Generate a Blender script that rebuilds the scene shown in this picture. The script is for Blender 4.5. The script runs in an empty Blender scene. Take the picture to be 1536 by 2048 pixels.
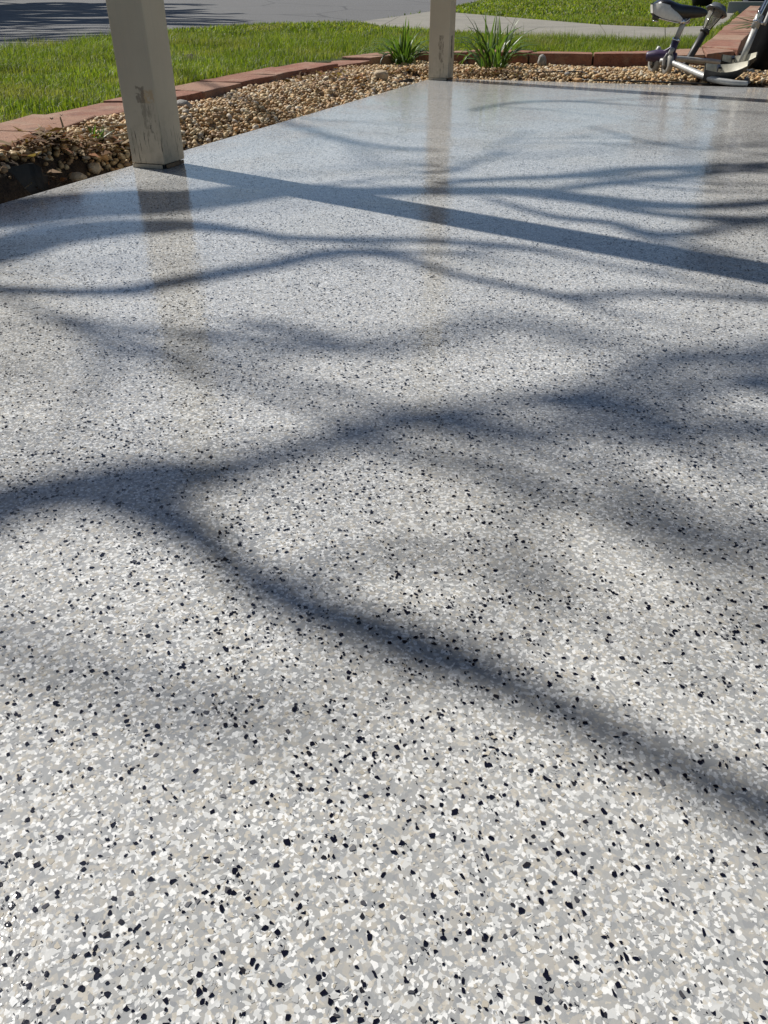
import bpy, bmesh, math, random
import numpy as np
from mathutils import Vector, Matrix, noise

random.seed(7)
rng = np.random.default_rng(11)
SC = bpy.context.scene
COL = SC.collection

# ------------------------------------------------------------------ camera
H = 0.36                                   # eye height above the patio, metres
FPX = 1540.0                               # focal length in photo pixels (1536 x 2048)
TH = math.atan(1024.0 / FPX)               # downward pitch
CT, ST = math.cos(TH), math.sin(TH)
cam = bpy.data.cameras.new('camera')
cam.sensor_fit = 'VERTICAL'
cam.sensor_height = 36.0
cam.lens = 36.0 * FPX / 2048.0
cam.clip_start = 0.02
cam.clip_end = 600.0
cam_o = bpy.data.objects.new('camera', cam)
cam_o.location = (0, 0, H)
cam_o.rotation_euler = (math.pi / 2 - TH, 0, 0)
COL.objects.link(cam_o)
SC.camera = cam_o

# ------------------------------------------------------------------ light
SUN_EL = math.radians(48.0)
SUN_H = Vector((-0.780, 0.626, 0)).normalized()      # horizontal direction towards the sun
SUN = Vector((SUN_H.x * math.cos(SUN_EL), SUN_H.y * math.cos(SUN_EL), math.sin(SUN_EL)))
world = bpy.data.worlds.new('World')
SC.world = world
world.use_nodes = True
wn = world.node_tree.nodes
bg = wn['Background']
sky = wn.new('ShaderNodeTexSky')
sky.sky_type = 'NISHITA'
sky.sun_disc = False
sky.sun_elevation = SUN_EL
sky.sun_rotation = math.atan2(SUN_H.x, SUN_H.y)
sky.air_density = 1.0
sky.dust_density = 0.8
sky.ozone_density = 3.8
world.node_tree.links.new(sky.outputs[0], bg.inputs[0])
bg.inputs[1].default_value = 0.070
sl = bpy.data.lights.new('sun', 'SUN')
sl.energy = 5.0
sl.angle = math.radians(0.53)
sl.color = (1.0, 0.96, 0.89)
so = bpy.data.objects.new('sun', sl)
so.rotation_euler = SUN.to_track_quat('Z', 'Y').to_euler()
so.location = SUN * 30
COL.objects.link(so)
SC.view_settings.view_transform = 'Standard'
SC.view_settings.look = 'None'
SC.view_settings.gamma = 1.0
SC.view_settings.exposure = 0.12
SC.view_settings.use_curve_mapping = False
try:
    SC.cycles.use_denoising = True
    SC.cycles.max_bounces = 8
    SC.cycles.sample_clamp_indirect = 8.0
except Exception:
    pass

# ------------------------------------------------------------------ pixel -> place
def ray(x, y):
    u = (x - 768) / FPX
    v = (y - 1024) / FPX
    return (u, CT - v * ST, -ST - v * CT)

def P(x, y, z=0.0):
    d = ray(x, y)
    t = (z - H) / d[2]
    return Vector((d[0] * t, d[1] * t, z))

def PY(x, y, Y):
    d = ray(x, y)
    t = Y / d[1]
    return Vector((d[0] * t, Y, H + d[2] * t))

def land(Y):                                # lawn, drive and path rise gently away from the patio
    return 0.045 + 0.010 * (Y - 2.5) + 0.012 * np.maximum(0, Y - 6.5)

def PT(x, y):
    lo, hi = 0.5, 70.0
    for _ in range(50):
        m = (lo + hi) / 2
        p = PY(x, y, m)
        if p.z > land(m): lo = m
        else: hi = m
    return PY(x, y, lo)

def in_view(X, Y, Z, mx=260, my=260):
    F = Y * CT - (Z - H) * ST
    D = -Y * ST - (Z - H) * CT
    F = np.where(F < 0.02, 0.02, F)
    px = 768 + FPX * X / F
    py = 1024 + FPX * D / F
    return (px > -mx) & (px < 1536 + mx) & (py > -my) & (py < 2048 + my)

_p1, _p2 = P(0, 409), P(850, 161)
AZ = math.atan2(_p2.x - _p1.x, _p2.y - _p1.y)
A = Vector((math.sin(AZ), math.cos(AZ), 0))          # along the patio's left edge, away from the eye
B = Vector((A.y, -A.x, 0))                           # to the right, along its back edge
O = P(327, 339)                                      # front corner of the nearer post
def W(a, b, z=0.0): return O + A * a + B * b + Vector((0, 0, z))

EDGE_B = -0.107                                      # patio left edge
EDGE_A = 2.872                                       # patio back edge

# ------------------------------------------------------------------ helpers
def tag(o, label=None, cat=None, group=None, kind=None):
    if label: o['label'] = label
    if cat: o['category'] = cat
    if group: o['group'] = group
    if kind: o['kind'] = kind
    return o

def thing(name, loc, label, cat, group=None):
    o = bpy.data.objects.new(name, None)
    o.empty_display_size = 0.05
    o.location = loc
    COL.objects.link(o)
    return tag(o, label, cat, group)

def origin(parent):
    while parent.parent: parent = parent.parent
    return Vector(parent.location)

def link_mesh(name, me, mat, parent=None, smooth=False):
    if mat: me.materials.append(mat)
    if smooth: me.polygons.foreach_set('use_smooth', [True] * len(me.polygons))
    o = bpy.data.objects.new(name, me)
    COL.objects.link(o)
    if parent: o.parent = parent
    return o

def mesh(name, V, F, mat, parent=None, smooth=False):
    """V in world coordinates"""
    off = origin(parent) if parent else Vector((0, 0, 0))
    me = bpy.data.meshes.new(name)
    me.from_pydata([tuple(Vector(v) - off) for v in V], [], F)
    me.update()
    return link_mesh(name, me, mat, parent, smooth)

def from_bm(name, bm, mat, parent=None, smooth=False):
    off = origin(parent) if parent else Vector((0, 0, 0))
    bmesh.ops.translate(bm, verts=bm.verts, vec=-off)
    me = bpy.data.meshes.new(name)
    bm.to_mesh(me); bm.free()
    return link_mesh(name, me, mat, parent, smooth)

def np_mesh(name, V, L, starts, totals, mat, parent=None, cols=None, smooth=False):
    """big meshes from numpy arrays (world coordinates); cols: one rgb per vertex"""
    off = np.array(origin(parent)) if parent else np.zeros(3)
    V = V - off
    me = bpy.data.meshes.new(name)
    me.vertices.add(len(V)); me.vertices.foreach_set('co', V.astype(np.float32).ravel())
    me.loops.add(len(L)); me.loops.foreach_set('vertex_index', L.astype(np.int32))
    me.polygons.add(len(starts))
    me.polygons.foreach_set('loop_start', starts.astype(np.int32))
    me.polygons.foreach_set('loop_total', totals.astype(np.int32))
    if smooth: me.polygons.foreach_set('use_smooth', np.ones(len(starts), dtype=bool))
    me.update(calc_edges=True)
    if cols is not None:
        at = me.color_attributes.new('tint', 'FLOAT_COLOR', 'POINT')
        c4 = np.ones((len(V), 4), np.float32); c4[:, :3] = cols
        at.data.foreach_set('color', c4.ravel())
    if mat: me.materials.append(mat)
    o = bpy.data.objects.new(name, me)
    COL.objects.link(o)
    if parent: o.parent = parent
    return o

def catmull(pts, rad, n=6):
    P_, R_ = [], []
    k = len(pts)
    for i in range(k - 1):
        p0 = pts[max(i - 1, 0)]; p1 = pts[i]; p2 = pts[i + 1]; p3 = pts[min(i + 2, k - 1)]
        for j in range(n):
            t = j / n
            P_.append(0.5 * ((2 * p1) + (p2 - p0) * t + (2 * p0 - 5 * p1 + 4 * p2 - p3) * t * t + (3 * p1 - p0 - 3 * p2 + p3) * t ** 3))
            R_.append(rad[i] + (rad[i + 1] - rad[i]) * t)
    P_.append(pts[-1]); R_.append(rad[-1])
    return P_, R_

def tube(pts, rad, sides=8, cap=True, flat=1.0, up=None):
    """swept tube -> V, F.  flat < 1 squashes it along 'up'"""
    V, F = [], []
    n = len(pts)
    ref = up or Vector((0.13, 0.21, 0.97)).normalized()
    for i in range(n):
        t = (pts[min(i + 1, n - 1)] - pts[max(i - 1, 0)])
        if t.length < 1e-9: t = Vector((0, 0, 1))
        t.normalize()
        s = t.cross(ref)
        if s.length < 1e-3: s = t.cross(Vector((1, 0, 0)))
        s.normalize()
        u = s.cross(t).normalized()
        for k in range(sides):
            a = 2 * math.pi * k / sides
            V.append(pts[i] + s * (math.cos(a) * rad[i]) + u * (math.sin(a) * rad[i] * flat))
    for i in range(n - 1):
        for k in range(sides):
            k2 = (k + 1) % sides
            F.append((i * sides + k, i * sides + k2, (i + 1) * sides + k2, (i + 1) * sides + k))
    if cap:
        F.append(tuple(reversed(range(sides))))
        F.append(tuple(range((n - 1) * sides, n * sides)))
    return V, F

def join(*vf):
    V, F = [], []
    for v, f in vf:
        o = len(V)
        V += list(v); F += [tuple(i + o for i in q) for q in f]
    return V, F

def box_bm(c, size, rot=None, bevel=0.0, seg=2):
    bm = bmesh.new()
    bmesh.ops.create_cube(bm, size=1.0)
    bmesh.ops.scale(bm, vec=size, verts=bm.verts)
    if bevel: bmesh.ops.bevel(bm, geom=bm.edges[:], offset=bevel, segments=seg, profile=0.5, affect='EDGES')
    if rot: bmesh.ops.rotate(bm, cent=(0, 0, 0), matrix=rot, verts=bm.verts)
    bmesh.ops.translate(bm, vec=c, verts=bm.verts)
    return bm

ROT_AB = Matrix.Rotation(-AZ, 3, 'Z')                # local x -> B, local y -> A

def lathe(prof, sides=20, base=Vector((0, 0, 0)), rot=None, cap=True):
    V, F = [], []
    for r, z in prof:
        for k in range(sides):
            a = 2 * math.pi * k / sides
            p = Vector((r * math.cos(a), r * math.sin(a), z))
            if rot: p = rot @ p
            V.append(base + p)
    n = len(prof)
    for i in range(n - 1):
        for k in range(sides):
            k2 = (k + 1) % sides
            F.append((i * sides + k, i * sides + k2, (i + 1) * sides + k2, (i + 1) * sides + k))
    if cap:
        F.append(tuple(reversed(range(sides)))); F.append(tuple(range((n - 1) * sides, n * sides)))
    return V, F

def pip(poly, X, Y):
    inside = np.zeros(X.shape, bool)
    n = len(poly)
    j = n - 1
    for i in range(n):
        xi, yi = poly[i]; xj, yj = poly[j]
        if yi != yj:
            c = ((yi > Y) != (yj > Y)) & (X < (xj - xi) * (Y - yi) / (yj - yi) + xi)
            inside ^= c
        j = i
    return inside

# ------------------------------------------------------------------ materials
def new_mat(name):
    m = bpy.data.materials.new(name)
    m.use_nodes = True
    nt = m.node_tree
    return m, nt, nt.nodes['Principled BSDF'], nt.nodes['Material Output']

class N:
    """small node helper"""
    def __init__(s, nt): s.nt = nt
    def new(s, t, **kw):
        n = s.nt.nodes.new(t)
        for k, v in kw.items(): setattr(n, k, v)
        return n
    def link(s, a, b): s.nt.links.new(a, b)
    def val(s, sock, v):
        if hasattr(v, 'is_output'): s.link(v, sock)
        else: sock.default_value = v
    def math(s, op, a, b=0.0, clamp=False):
        n = s.new('ShaderNodeMath', operation=op, use_clamp=clamp)
        s.val(n.inputs[0], a); s.val(n.inputs[1], b)
        return n.outputs[0]
    def mix(s, f, a, b, mode='MIX'):
        n = s.new('ShaderNodeMix', data_type='RGBA', blend_type=mode)
        s.val(n.inputs[0], f)
        for sock, v in ((n.inputs[6], a), (n.inputs[7], b)):
            if hasattr(v, 'is_output'): s.link(v, sock)
            else: sock.default_value = (*v, 1)
        return n.outputs[2]
    def coord(s, kind='Object'):
        return s.new('ShaderNodeTexCoord').outputs[kind]
    def noise(s, vec, scale, detail=3, rough=0.55, out=0):
        n = s.new('ShaderNodeTexNoise')
        s.link(vec, n.inputs['Vector'])
        n.inputs['Scale'].default_value = scale
        n.inputs['Detail'].default_value = detail
        n.inputs['Roughness'].default_value = rough
        return n.outputs[out]
    def voro(s, vec, scale, feature='F1', rnd=1.0, out='Color'):
        n = s.new('ShaderNodeTexVoronoi', feature=feature)
        s.link(vec, n.inputs['Vector'])
        n.inputs['Scale'].default_value = scale
        n.inputs['Randomness'].default_value = rnd
        return n.outputs[out]
    def ramp(s, f, stops, interp='LINEAR'):
        n = s.new('ShaderNodeValToRGB')
        n.color_ramp.interpolation = interp
        el = n.color_ramp.elements
        while len(el) < len(stops): el.new(0.5)
        for e, (p, c) in zip(el, stops):
            e.position = p
            e.color = (*c, 1) if len(c) == 3 else c
        s.link(f, n.inputs[0])
        return n.outputs[0]
    def mapping(s, vec, scale=(1, 1, 1), loc=(0, 0, 0), rot=(0, 0, 0)):
        n = s.new('ShaderNodeMapping')
        s.link(vec, n.inputs[0])
        n.inputs['Scale'].default_value = scale
        n.inputs['Location'].default_value = loc
        n.inputs['Rotation'].default_value = rot
        return n.outputs[0]
    def bump(s, h, strength, dist, normal=None):
        n = s.new('ShaderNodeBump')
        n.inputs['Strength'].default_value = strength
        n.inputs['Distance'].default_value = dist
        s.link(h, n.inputs['Height'])
        if normal is not None: s.link(normal, n.inputs['Normal'])
        return n.outputs[0]
    def sep(s, vec):
        n = s.new('ShaderNodeSeparateXYZ'); s.link(vec, n.inputs[0]); return n.outputs
    def smooth(s, v, lo, hi):
        n = s.new('ShaderNodeMapRange', interpolation_type='SMOOTHSTEP')
        s.val(n.inputs[0], v); n.inputs[1].default_value = lo; n.inputs[2].default_value = hi
        return n.outputs[0]

def g(v): return (v, v, v)

def simple(name, col, rough=0.6, var=0.25, scale=20, bump=0.0, bscale=120, metal=0.0, spec=0.5, coat=0.0, detail=4):
    m, nt, bs, out = new_mat(name); n = N(nt)
    co = n.coord()
    f = n.noise(co, scale, detail)
    dark = tuple(c * (1 - var) for c in col); lite = tuple(min(1, c * (1 + var)) for c in col)
    n.link(n.ramp(f, [(0.3, dark), (0.7, lite)]), bs.inputs['Base Color'])
    bs.inputs['Roughness'].default_value = rough
    bs.inputs['Metallic'].default_value = metal
    bs.inputs['Specular IOR Level'].default_value = spec
    bs.inputs['Coat Weight'].default_value = coat
    if bump:
        n.link(n.bump(n.noise(co, bscale, 4), 1.0, bump), bs.inputs['Normal'])
    return m

def coat_setup(n, bs, co):
    """glossy clear coat poured over the flake broadcast: shallow lumps and a fine orange peel"""
    h1 = n.noise(co, 55, 2, 0.5)
    h2 = n.noise(co, 330, 2, 0.5)
    big = n.noise(co, 4.5, 2, 0.5)
    fine = n.math('MULTIPLY', h2, n.smooth(big, 0.30, 0.75))
    h = n.math('ADD', n.math('MULTIPLY', h1, 0.34), n.math('MULTIPLY', fine, 0.30))
    nb = n.bump(h, 1.0, 0.0013)
    n.link(nb, bs.inputs['Coat Normal'])
    n.link(n.bump(h, 0.5, 0.0016), bs.inputs['Normal'])
    bs.inputs['Roughness'].default_value = 0.55
    bs.inputs['Specular IOR Level'].default_value = 0.0
    bs.inputs['Coat Weight'].default_value = 0.92
    bs.inputs['Coat IOR'].default_value = 1.5
    bs.inputs['Coat Roughness'].default_value = 0.085

def mat_patio():
    m, nt, bs, out = new_mat('flake_epoxy'); n = N(nt)
    co = n.coord()
    # mottled greys of the broadcast: several layers of random chips
    wob = n.mix(0.003, co, n.noise(co, 160, 2, out=1), 'ADD')
    v1 = n.sep(n.voro(wob, 280))
    v2 = n.sep(n.voro(n.mapping(wob, loc=(3.1, 7.7, 0)), 400))
    v3 = n.sep(n.voro(n.mapping(wob, loc=(9.1, 2.7, 0)), 540))
    base = n.ramp(v1[0], [(0.0, (0.285, 0.295, 0.302)), (0.4, (0.325, 0.331, 0.333)), (0.7, (0.36, 0.358, 0.348)), (1.0, (0.41, 0.39, 0.352))])
    base = n.mix(n.math('MULTIPLY', n.smooth(v2[0], 0.72, 0.78), 0.75), base, (0.64, 0.645, 0.635))
    base = n.mix(n.math('MULTIPLY', n.smooth(v3[1], 0.84, 0.88), 0.7), base, (0.53, 0.49, 0.42))
    base = n.mix(n.math('MULTIPLY', n.smooth(v3[0], 0.84, 0.88), 0.85), base, (0.80, 0.80, 0.79))
    base = n.mix(n.math('MULTIPLY', n.smooth(v2[1], 0.92, 0.94), 0.6), base, (0.24, 0.25, 0.27))
    cloud = n.noise(co, 2.3, 3)
    base = n.mix(n.math('MULTIPLY', n.smooth(cloud, 0.35, 0.7), 0.25), base, (0.43, 0.415, 0.385))
    n.link(base, bs.inputs['Base Color'])
    coat_setup(n, bs, co)
    return m

def mat_flake():
    m, nt, bs, out = new_mat('loose_flake'); n = N(nt)
    a = n.new('ShaderNodeVertexColor'); a.layer_name = 'tint'
    n.link(a.outputs[0], bs.inputs['Base Color'])
    coat_setup(n, bs, n.coord())
    return m

def mat_tint(name, rough=0.7, transl=0.0, noise_scale=60, var=0.3, spec=0.3, bump=0.0):
    m, nt, bs, out = new_mat(name); n = N(nt)
    a = n.new('ShaderNodeVertexColor'); a.layer_name = 'tint'
    co = n.coord()
    f = n.noise(co, noise_scale, 3)
    col = n.mix(1.0, a.outputs[0], n.ramp(f, [(0.3, g(1 - var)), (0.7, g(1 + var * 0.6))]), 'MULTIPLY')
    n.link(col, bs.inputs['Base Color'])
    bs.inputs['Roughness'].default_value = rough
    bs.inputs['Specular IOR Level'].default_value = spec
    if bump: n.link(n.bump(f, 1.0, bump), bs.inputs['Normal'])
    if transl:
        t = n.new('ShaderNodeBsdfTranslucent')
        tc = n.mix(1.0, col, (1.5, 1.65, 0.6), 'MULTIPLY')
        n.link(tc, t.inputs[0])
        mx = n.new('ShaderNodeMixShader'); mx.inputs[0].default_value = transl
        n.link(bs.outputs[0], mx.inputs[1]); n.link(t.outputs[0], mx.inputs[2])
        n.link(mx.outputs[0], out.inputs[0])
    return m

def mat_leaf(name, c1, c2, transl=0.4, rough=0.45):
    m, nt, bs, out = new_mat(name); n = N(nt)
    co = n.coord()
    col = n.ramp(n.noise(co, 14, 3), [(0.3, c1), (0.7, c2)])
    n.link(col, bs.inputs['Base Color']); bs.inputs['Roughness'].default_value = rough
    t = n.new('ShaderNodeBsdfTranslucent')
    n.link(n.mix(1.0, col, (1.5, 1.6, 0.6), 'MULTIPLY'), t.inputs[0])
    mx = n.new('ShaderNodeMixShader'); mx.inputs[0].default_value = transl
    n.link(bs.outputs[0], mx.inputs[1]); n.link(t.outputs[0], mx.inputs[2]); n.link(mx.outputs[0], out.inputs[0])
    return m

def mat_ground():
    m, nt, bs, out = new_mat('lawn_soil'); n = N(nt)
    co = n.coord()
    f = n.noise(co, 9, 5); f2 = n.noise(co, 0.8, 4)
    col = n.ramp(f, [(0.3, (0.045, 0.055, 0.018)), (0.7, (0.10, 0.13, 0.035))])
    col = n.mix(n.smooth(f2, 0.58, 0.72), col, (0.07, 0.075, 0.03))
    n.link(col, bs.inputs['Base Color']); bs.inputs['Roughness'].default_value = 0.95
    n.link(n.bump(n.noise(co, 60, 4), 1.0, 0.012), bs.inputs['Normal'])
    return m

def mat_bed_soil():
    m, nt, bs, out = new_mat('bed_soil'); n = N(nt)
    co = n.coord()
    col = n.ramp(n.noise(co, 40, 5), [(0.3, (0.018, 0.011, 0.007)), (0.55, (0.055, 0.034, 0.019)), (0.75, (0.12, 0.08, 0.045))])
    n.link(col, bs.inputs['Base Color']); bs.inputs['Roughness'].default_value = 0.95
    n.link(n.bump(n.noise(co, 130, 5), 1.0, 0.01), bs.inputs['Normal'])
    return m

def mat_asphalt():
    m, nt, bs, out = new_mat('weathered_asphalt'); n = N(nt)
    co = n.coord()
    sp = n.noise(co, 190, 3)
    big = n.noise(co, 0.7, 4)
    col = n.ramp(sp, [(0.25, g(0.065)), (0.5, (0.122, 0.120, 0.116)), (0.75, (0.195, 0.19, 0.183))])
    col = n.mix(n.math('MULTIPLY', n.smooth(big, 0.35, 0.7), 0.35), col, (0.13, 0.13, 0.13))
    crack = n.voro(n.mapping(co, scale=(1, 0.7, 1)), 0.45, 'DISTANCE_TO_EDGE', out='Distance')
    col = n.mix(n.smooth(crack, 0.012, 0.004), col, (0.07, 0.07, 0.07))
    n.link(col, bs.inputs['Base Color']); bs.inputs['Roughness'].default_value = 0.9
    n.link(n.bump(sp, 0.8, 0.006), bs.inputs['Normal'])
    return m

def mat_concrete(name, c1, c2, dark):
    m, nt, bs, out = new_mat(name); n = N(nt)
    co = n.coord()
    col = n.ramp(n.noise(co, 3.5, 6, 0.65), [(0.3, c1), (0.7, c2)])
    st = n.noise(n.mapping(co, scale=(0.6, 2.0, 1)), 1.6, 4)
    col = n.mix(n.math('MULTIPLY', n.smooth(st, 0.52, 0.68), 0.7), col, dark)
    col = n.mix(n.math('MULTIPLY', n.smooth(n.noise(co, 220, 2), 0.55, 0.75), 0.35), col, dark)
    n.link(col, bs.inputs['Base Color']); bs.inputs['Roughness'].default_value = 0.9
    n.link(n.bump(n.noise(co, 160, 4), 0.7, 0.004), bs.inputs['Normal'])
    return m

def mat_brick():
    m, nt, bs, out = new_mat('red_block'); n = N(nt)
    co = n.coord()
    oi = n.new('ShaderNodeObjectInfo')
    col = n.ramp(n.noise(co, 16, 6, 0.7), [(0.25, (0.17, 0.064, 0.040)), (0.5, (0.26, 0.108, 0.068)), (0.75, (0.33, 0.168, 0.11))])
    # every block differs: some paler and sandier, some browner
    col = n.mix(n.math('MULTIPLY', n.smooth(oi.outputs['Random'], 0.35, 0.95), 0.55), col, (0.37, 0.26, 0.175))
    col = n.mix(n.math('MULTIPLY', n.smooth(oi.outputs['Random'], 0.25, 0.0), 0.45), col, (0.24, 0.12, 0.075))
    col = n.mix(n.math('MULTIPLY', n.smooth(n.noise(co, 6, 6, 0.7), 0.46, 0.66), 0.55), col, (0.36, 0.26, 0.185))
    col = n.mix(n.math('MULTIPLY', n.smooth(n.noise(n.mapping(co, loc=(4, 1, 2)), 9, 6, 0.7), 0.56, 0.72), 0.6), col, (0.15, 0.085, 0.06))
    col = n.mix(n.smooth(n.noise(co, 95, 3), 0.64, 0.72), col, (0.10, 0.055, 0.04))
    n.link(col, bs.inputs['Base Color']); bs.inputs['Roughness'].default_value = 0.92
    h = n.math('ADD', n.noise(co, 120, 5, 0.65), n.math('MULTIPLY', n.noise(co, 25, 3), 0.7))
    n.link(n.bump(h, 0.9, 0.006), bs.inputs['Normal'])
    return m

def mat_post(name, seed, patches):
    """cream paint with hairline cracks low down; patches = boxes in metres where paint has come off"""
    m, nt, bs, out = new_mat(name); n = N(nt)
    co = n.coord()
    xyz = n.sep(co)
    cm = n.mapping(co, loc=(seed, seed * 0.7, 0))
    col = n.ramp(n.noise(cm, 7, 5, 0.6), [(0.3, (0.53, 0.43, 0.295)), (0.7, (0.595, 0.49, 0.345))])
    streak = n.noise(n.mapping(cm, scale=(160, 160, 4)), 1.0, 4, 0.6)
    col = n.mix(n.math('MULTIPLY', n.smooth(streak, 0.5, 0.7), 0.18), col, (0.42, 0.37, 0.28))
    # grime rising from the foot
    low = n.smooth(xyz[2], 0.20, 0.0)
    grime = n.math('MULTIPLY', low, n.smooth(n.noise(cm, 30, 5, 0.7), 0.42, 0.7))
    col = n.mix(n.math('MULTIPLY', grime, 0.55), col, (0.30, 0.24, 0.16))
    crack = n.math('MULTIPLY', n.smooth(n.noise(n.mapping(cm, scale=(300, 300, 16)), 1.0, 3, 0.6), 0.63, 0.68), n.smooth(xyz[2], 0.15, 0.05))
    col = n.mix(crack, col, (0.05, 0.04, 0.03))
    wob = n.math('MULTIPLY', n.math('SUBTRACT', n.noise(cm, 60, 4, 0.7), 0.5), 0.028)
    for (x0, x1, y0, y1, z0, z1, c, amt, thr) in patches:
        f = None
        for ax, lo, hi in ((0, x0, x1), (1, y0, y1), (2, z0, z1)):
            v = n.math('ADD', xyz[ax], wob)
            k = n.math('MULTIPLY', n.smooth(v, lo - 0.002, lo + 0.002), n.smooth(v, hi + 0.002, hi - 0.002))
            f = k if f is None else n.math('MULTIPLY', f, k)
        gr = n.smooth(n.noise(n.mapping(cm, scale=(90, 90, 25)), 1.0, 5, 0.7), thr - 0.08, thr + 0.08)
        col = n.mix(n.math('MULTIPLY', n.math('MULTIPLY', f, gr), amt), col, c)
    n.link(col, bs.inputs['Base Color']); bs.inputs['Roughness'].default_value = 0.6
    hh = n.math('SUBTRACT', n.noise(n.mapping(cm, scale=(220, 220, 6)), 1.0, 4, 0.6), n.math('MULTIPLY', crack, 1.5))
    n.link(n.bump(hh, 0.5, 0.0015), bs.inputs['Normal'])
    return m

M = {}
M['patio'] = mat_patio()
M['flake'] = mat_flake()
M['slab_side'] = simple('slab_side', (0.30, 0.29, 0.27), 0.9, 0.3, 30, 0.004)
M['ground'] = mat_ground()
M['soil'] = mat_bed_soil()
M['asphalt'] = mat_asphalt()
M['path'] = mat_concrete('path_concrete', (0.215, 0.20, 0.165), (0.275, 0.255, 0.21), (0.15, 0.14, 0.125))
M['step'] = mat_concrete('step_concrete', (0.22, 0.22, 0.21), (0.29, 0.29, 0.28), (0.17, 0.17, 0.17))
M['brick'] = mat_brick()
M['grass'] = mat_tint('grass_blade', 0.5, 0.45, 40, 0.2, 0.28)
M['pebble'] = mat_tint('river_pebble', 0.6, 0.0, 90, 0.32, 0.35, 0.0015)
M['litter'] = mat_tint('dry_litter', 0.8, 0.15, 60, 0.3, 0.2)
M['stone_grey'] = simple('grey_stone', (0.30, 0.285, 0.26), 0.8, 0.3, 40, 0.004)
M['stone_tan'] = simple('tan_stone', (0.44, 0.34, 0.22), 0.8, 0.3, 40, 0.004)
M['lily'] = mat_leaf('lily_leaf', (0.070, 0.135, 0.026), (0.13, 0.205, 0.050), 0.4, 0.4)
M['lily_dark'] = mat_leaf('dark_leaf', (0.020, 0.040, 0.012), (0.055, 0.085, 0.030), 0.2, 0.35)
M['bark'] = simple('bark', (0.13, 0.105, 0.085), 0.9, 0.35, 25, 0.01, 60)
M['black_plastic'] = simple('black_plastic', (0.006, 0.006, 0.007), 0.45, 0.3, 30, 0.001, 200, spec=0.15)
M['black_sheet'] = simple('black_sheet', (0.006, 0.006, 0.007), 0.4, 0.3, 30, 0.002, 40, spec=0.3)
M['print'] = simple('white_print', (0.62, 0.64, 0.66), 0.5, 0.15, 60)
M['grey_metal'] = simple('grey_metal', (0.42, 0.42, 0.40), 0.5, 0.18, 60, 0.0, metal=0.25)
M['chrome'] = simple('chrome', (0.62, 0.62, 0.64), 0.18, 0.1, 60, metal=1.0)
M['grey_plastic'] = simple('grey_plastic', (0.34, 0.33, 0.30), 0.5, 0.15, 60)
M['purple'] = simple('purple_plastic', (0.055, 0.036, 0.085), 0.4, 0.2, 60)
M['cream_plastic'] = simple('cream_plastic', (0.55, 0.52, 0.42), 0.55, 0.15, 60)
M['dark_plastic'] = simple('dark_grey_plastic', (0.04, 0.04, 0.038), 0.5, 0.3, 50)
M['saddle_black'] = simple('saddle_black', (0.010, 0.010, 0.012), 0.28, 0.2, 60, 0.0004, 400)
M['saddle_silver'] = simple('saddle_silver', (0.62, 0.61, 0.57), 0.4, 0.1, 60)
M['lamp_cap'] = simple('lamp_cap_plastic', (0.10, 0.108, 0.115), 0.35, 0.2, 60)
M['lamp_dark'] = simple('lamp_stake_plastic', (0.035, 0.033, 0.032), 0.45, 0.2, 60)
def _lens():
    m, nt, bs, out = new_mat('clear_lens'); n = N(nt)
    bs.inputs['Base Color'].default_value = (0.50, 0.48, 0.42, 1)
    n.link(n.ramp(n.noise(n.coord(), 30, 3), [(0.3, g(0.06)), (0.7, g(0.2))]), bs.inputs['Roughness'])
    t = n.new('ShaderNodeBsdfTransparent'); t.inputs[0].default_value = (0.92, 0.92, 0.90, 1)
    mx = n.new('ShaderNodeMixShader'); mx.inputs[0].default_value = 0.68
    n.link(bs.outputs[0], mx.inputs[1]); n.link(t.outputs[0], mx.inputs[2]); n.link(mx.outputs[0], out.inputs[0])
    return m
M['lens'] = _lens()
M['glass_blue'] = simple('glass_blue', (0.25, 0.38, 0.45), 0.08, 0.2, 60, coat=1.0)
M['roof_wood'] = simple('painted_beam', (0.60, 0.55, 0.44), 0.65, 0.12, 12, 0.002, 60)
M['ceiling'] = simple('stained_ceiling', (0.115, 0.085, 0.06), 0.7, 0.25, 12, 0.002, 60)
M['shingle'] = simple('shingle', (0.09, 0.085, 0.08), 0.9, 0.3, 30, 0.004)
M['rust'] = simple('stained_board', (0.22, 0.14, 0.08), 0.85, 0.4, 60)
M['siding'] = simple('dark_siding', (0.055, 0.055, 0.058), 0.7, 0.2, 15)
M['trim'] = simple('pale_trim', (0.42, 0.41, 0.39), 0.6, 0.12, 20)

# ------------------------------------------------------------------ block edging outline (front top edge, towards the bed)
front = [W(-1.5, -0.19, 0.082), W(-0.7, -0.20, 0.082), P(0, 290, 0.081), P(198, 229, 0.074), P(322, 202, 0.070), P(446, 176, 0.067),
         P(612, 140, 0.070), P(700, 124, 0.076), P(768, 113.5, 0.083), P(845, 106, 0.09), P(920, 104.5, 0.093), P(1110, 107.5, 0.095), P(1250, 109, 0.095), P(1335, 108, 0.095)]
def resample(pts, step):
    out = [pts[0].copy()]
    acc = 0.0
    for i in range(len(pts) - 1):
        a_, b_ = pts[i].copy(), pts[i + 1]
        L = (b_ - a_).length
        while acc + L >= step:
            t = (step - acc) / L
            a_ = a_.lerp(b_, t)
            out.append(a_.copy())
            L = (b_ - a_).length
            acc = 0.0
        acc += L
    out.append(pts[-1].copy())
    return out
fs, _ = catmull(front, [0] * len(front), 8)
def outward(p, q):
    t = (q - p); t.z = 0; t.normalize()
    return Vector((-t.y, t.x, 0))
fine = resample(fs, 0.02)
DEPTH = 0.21
back = []
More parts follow.
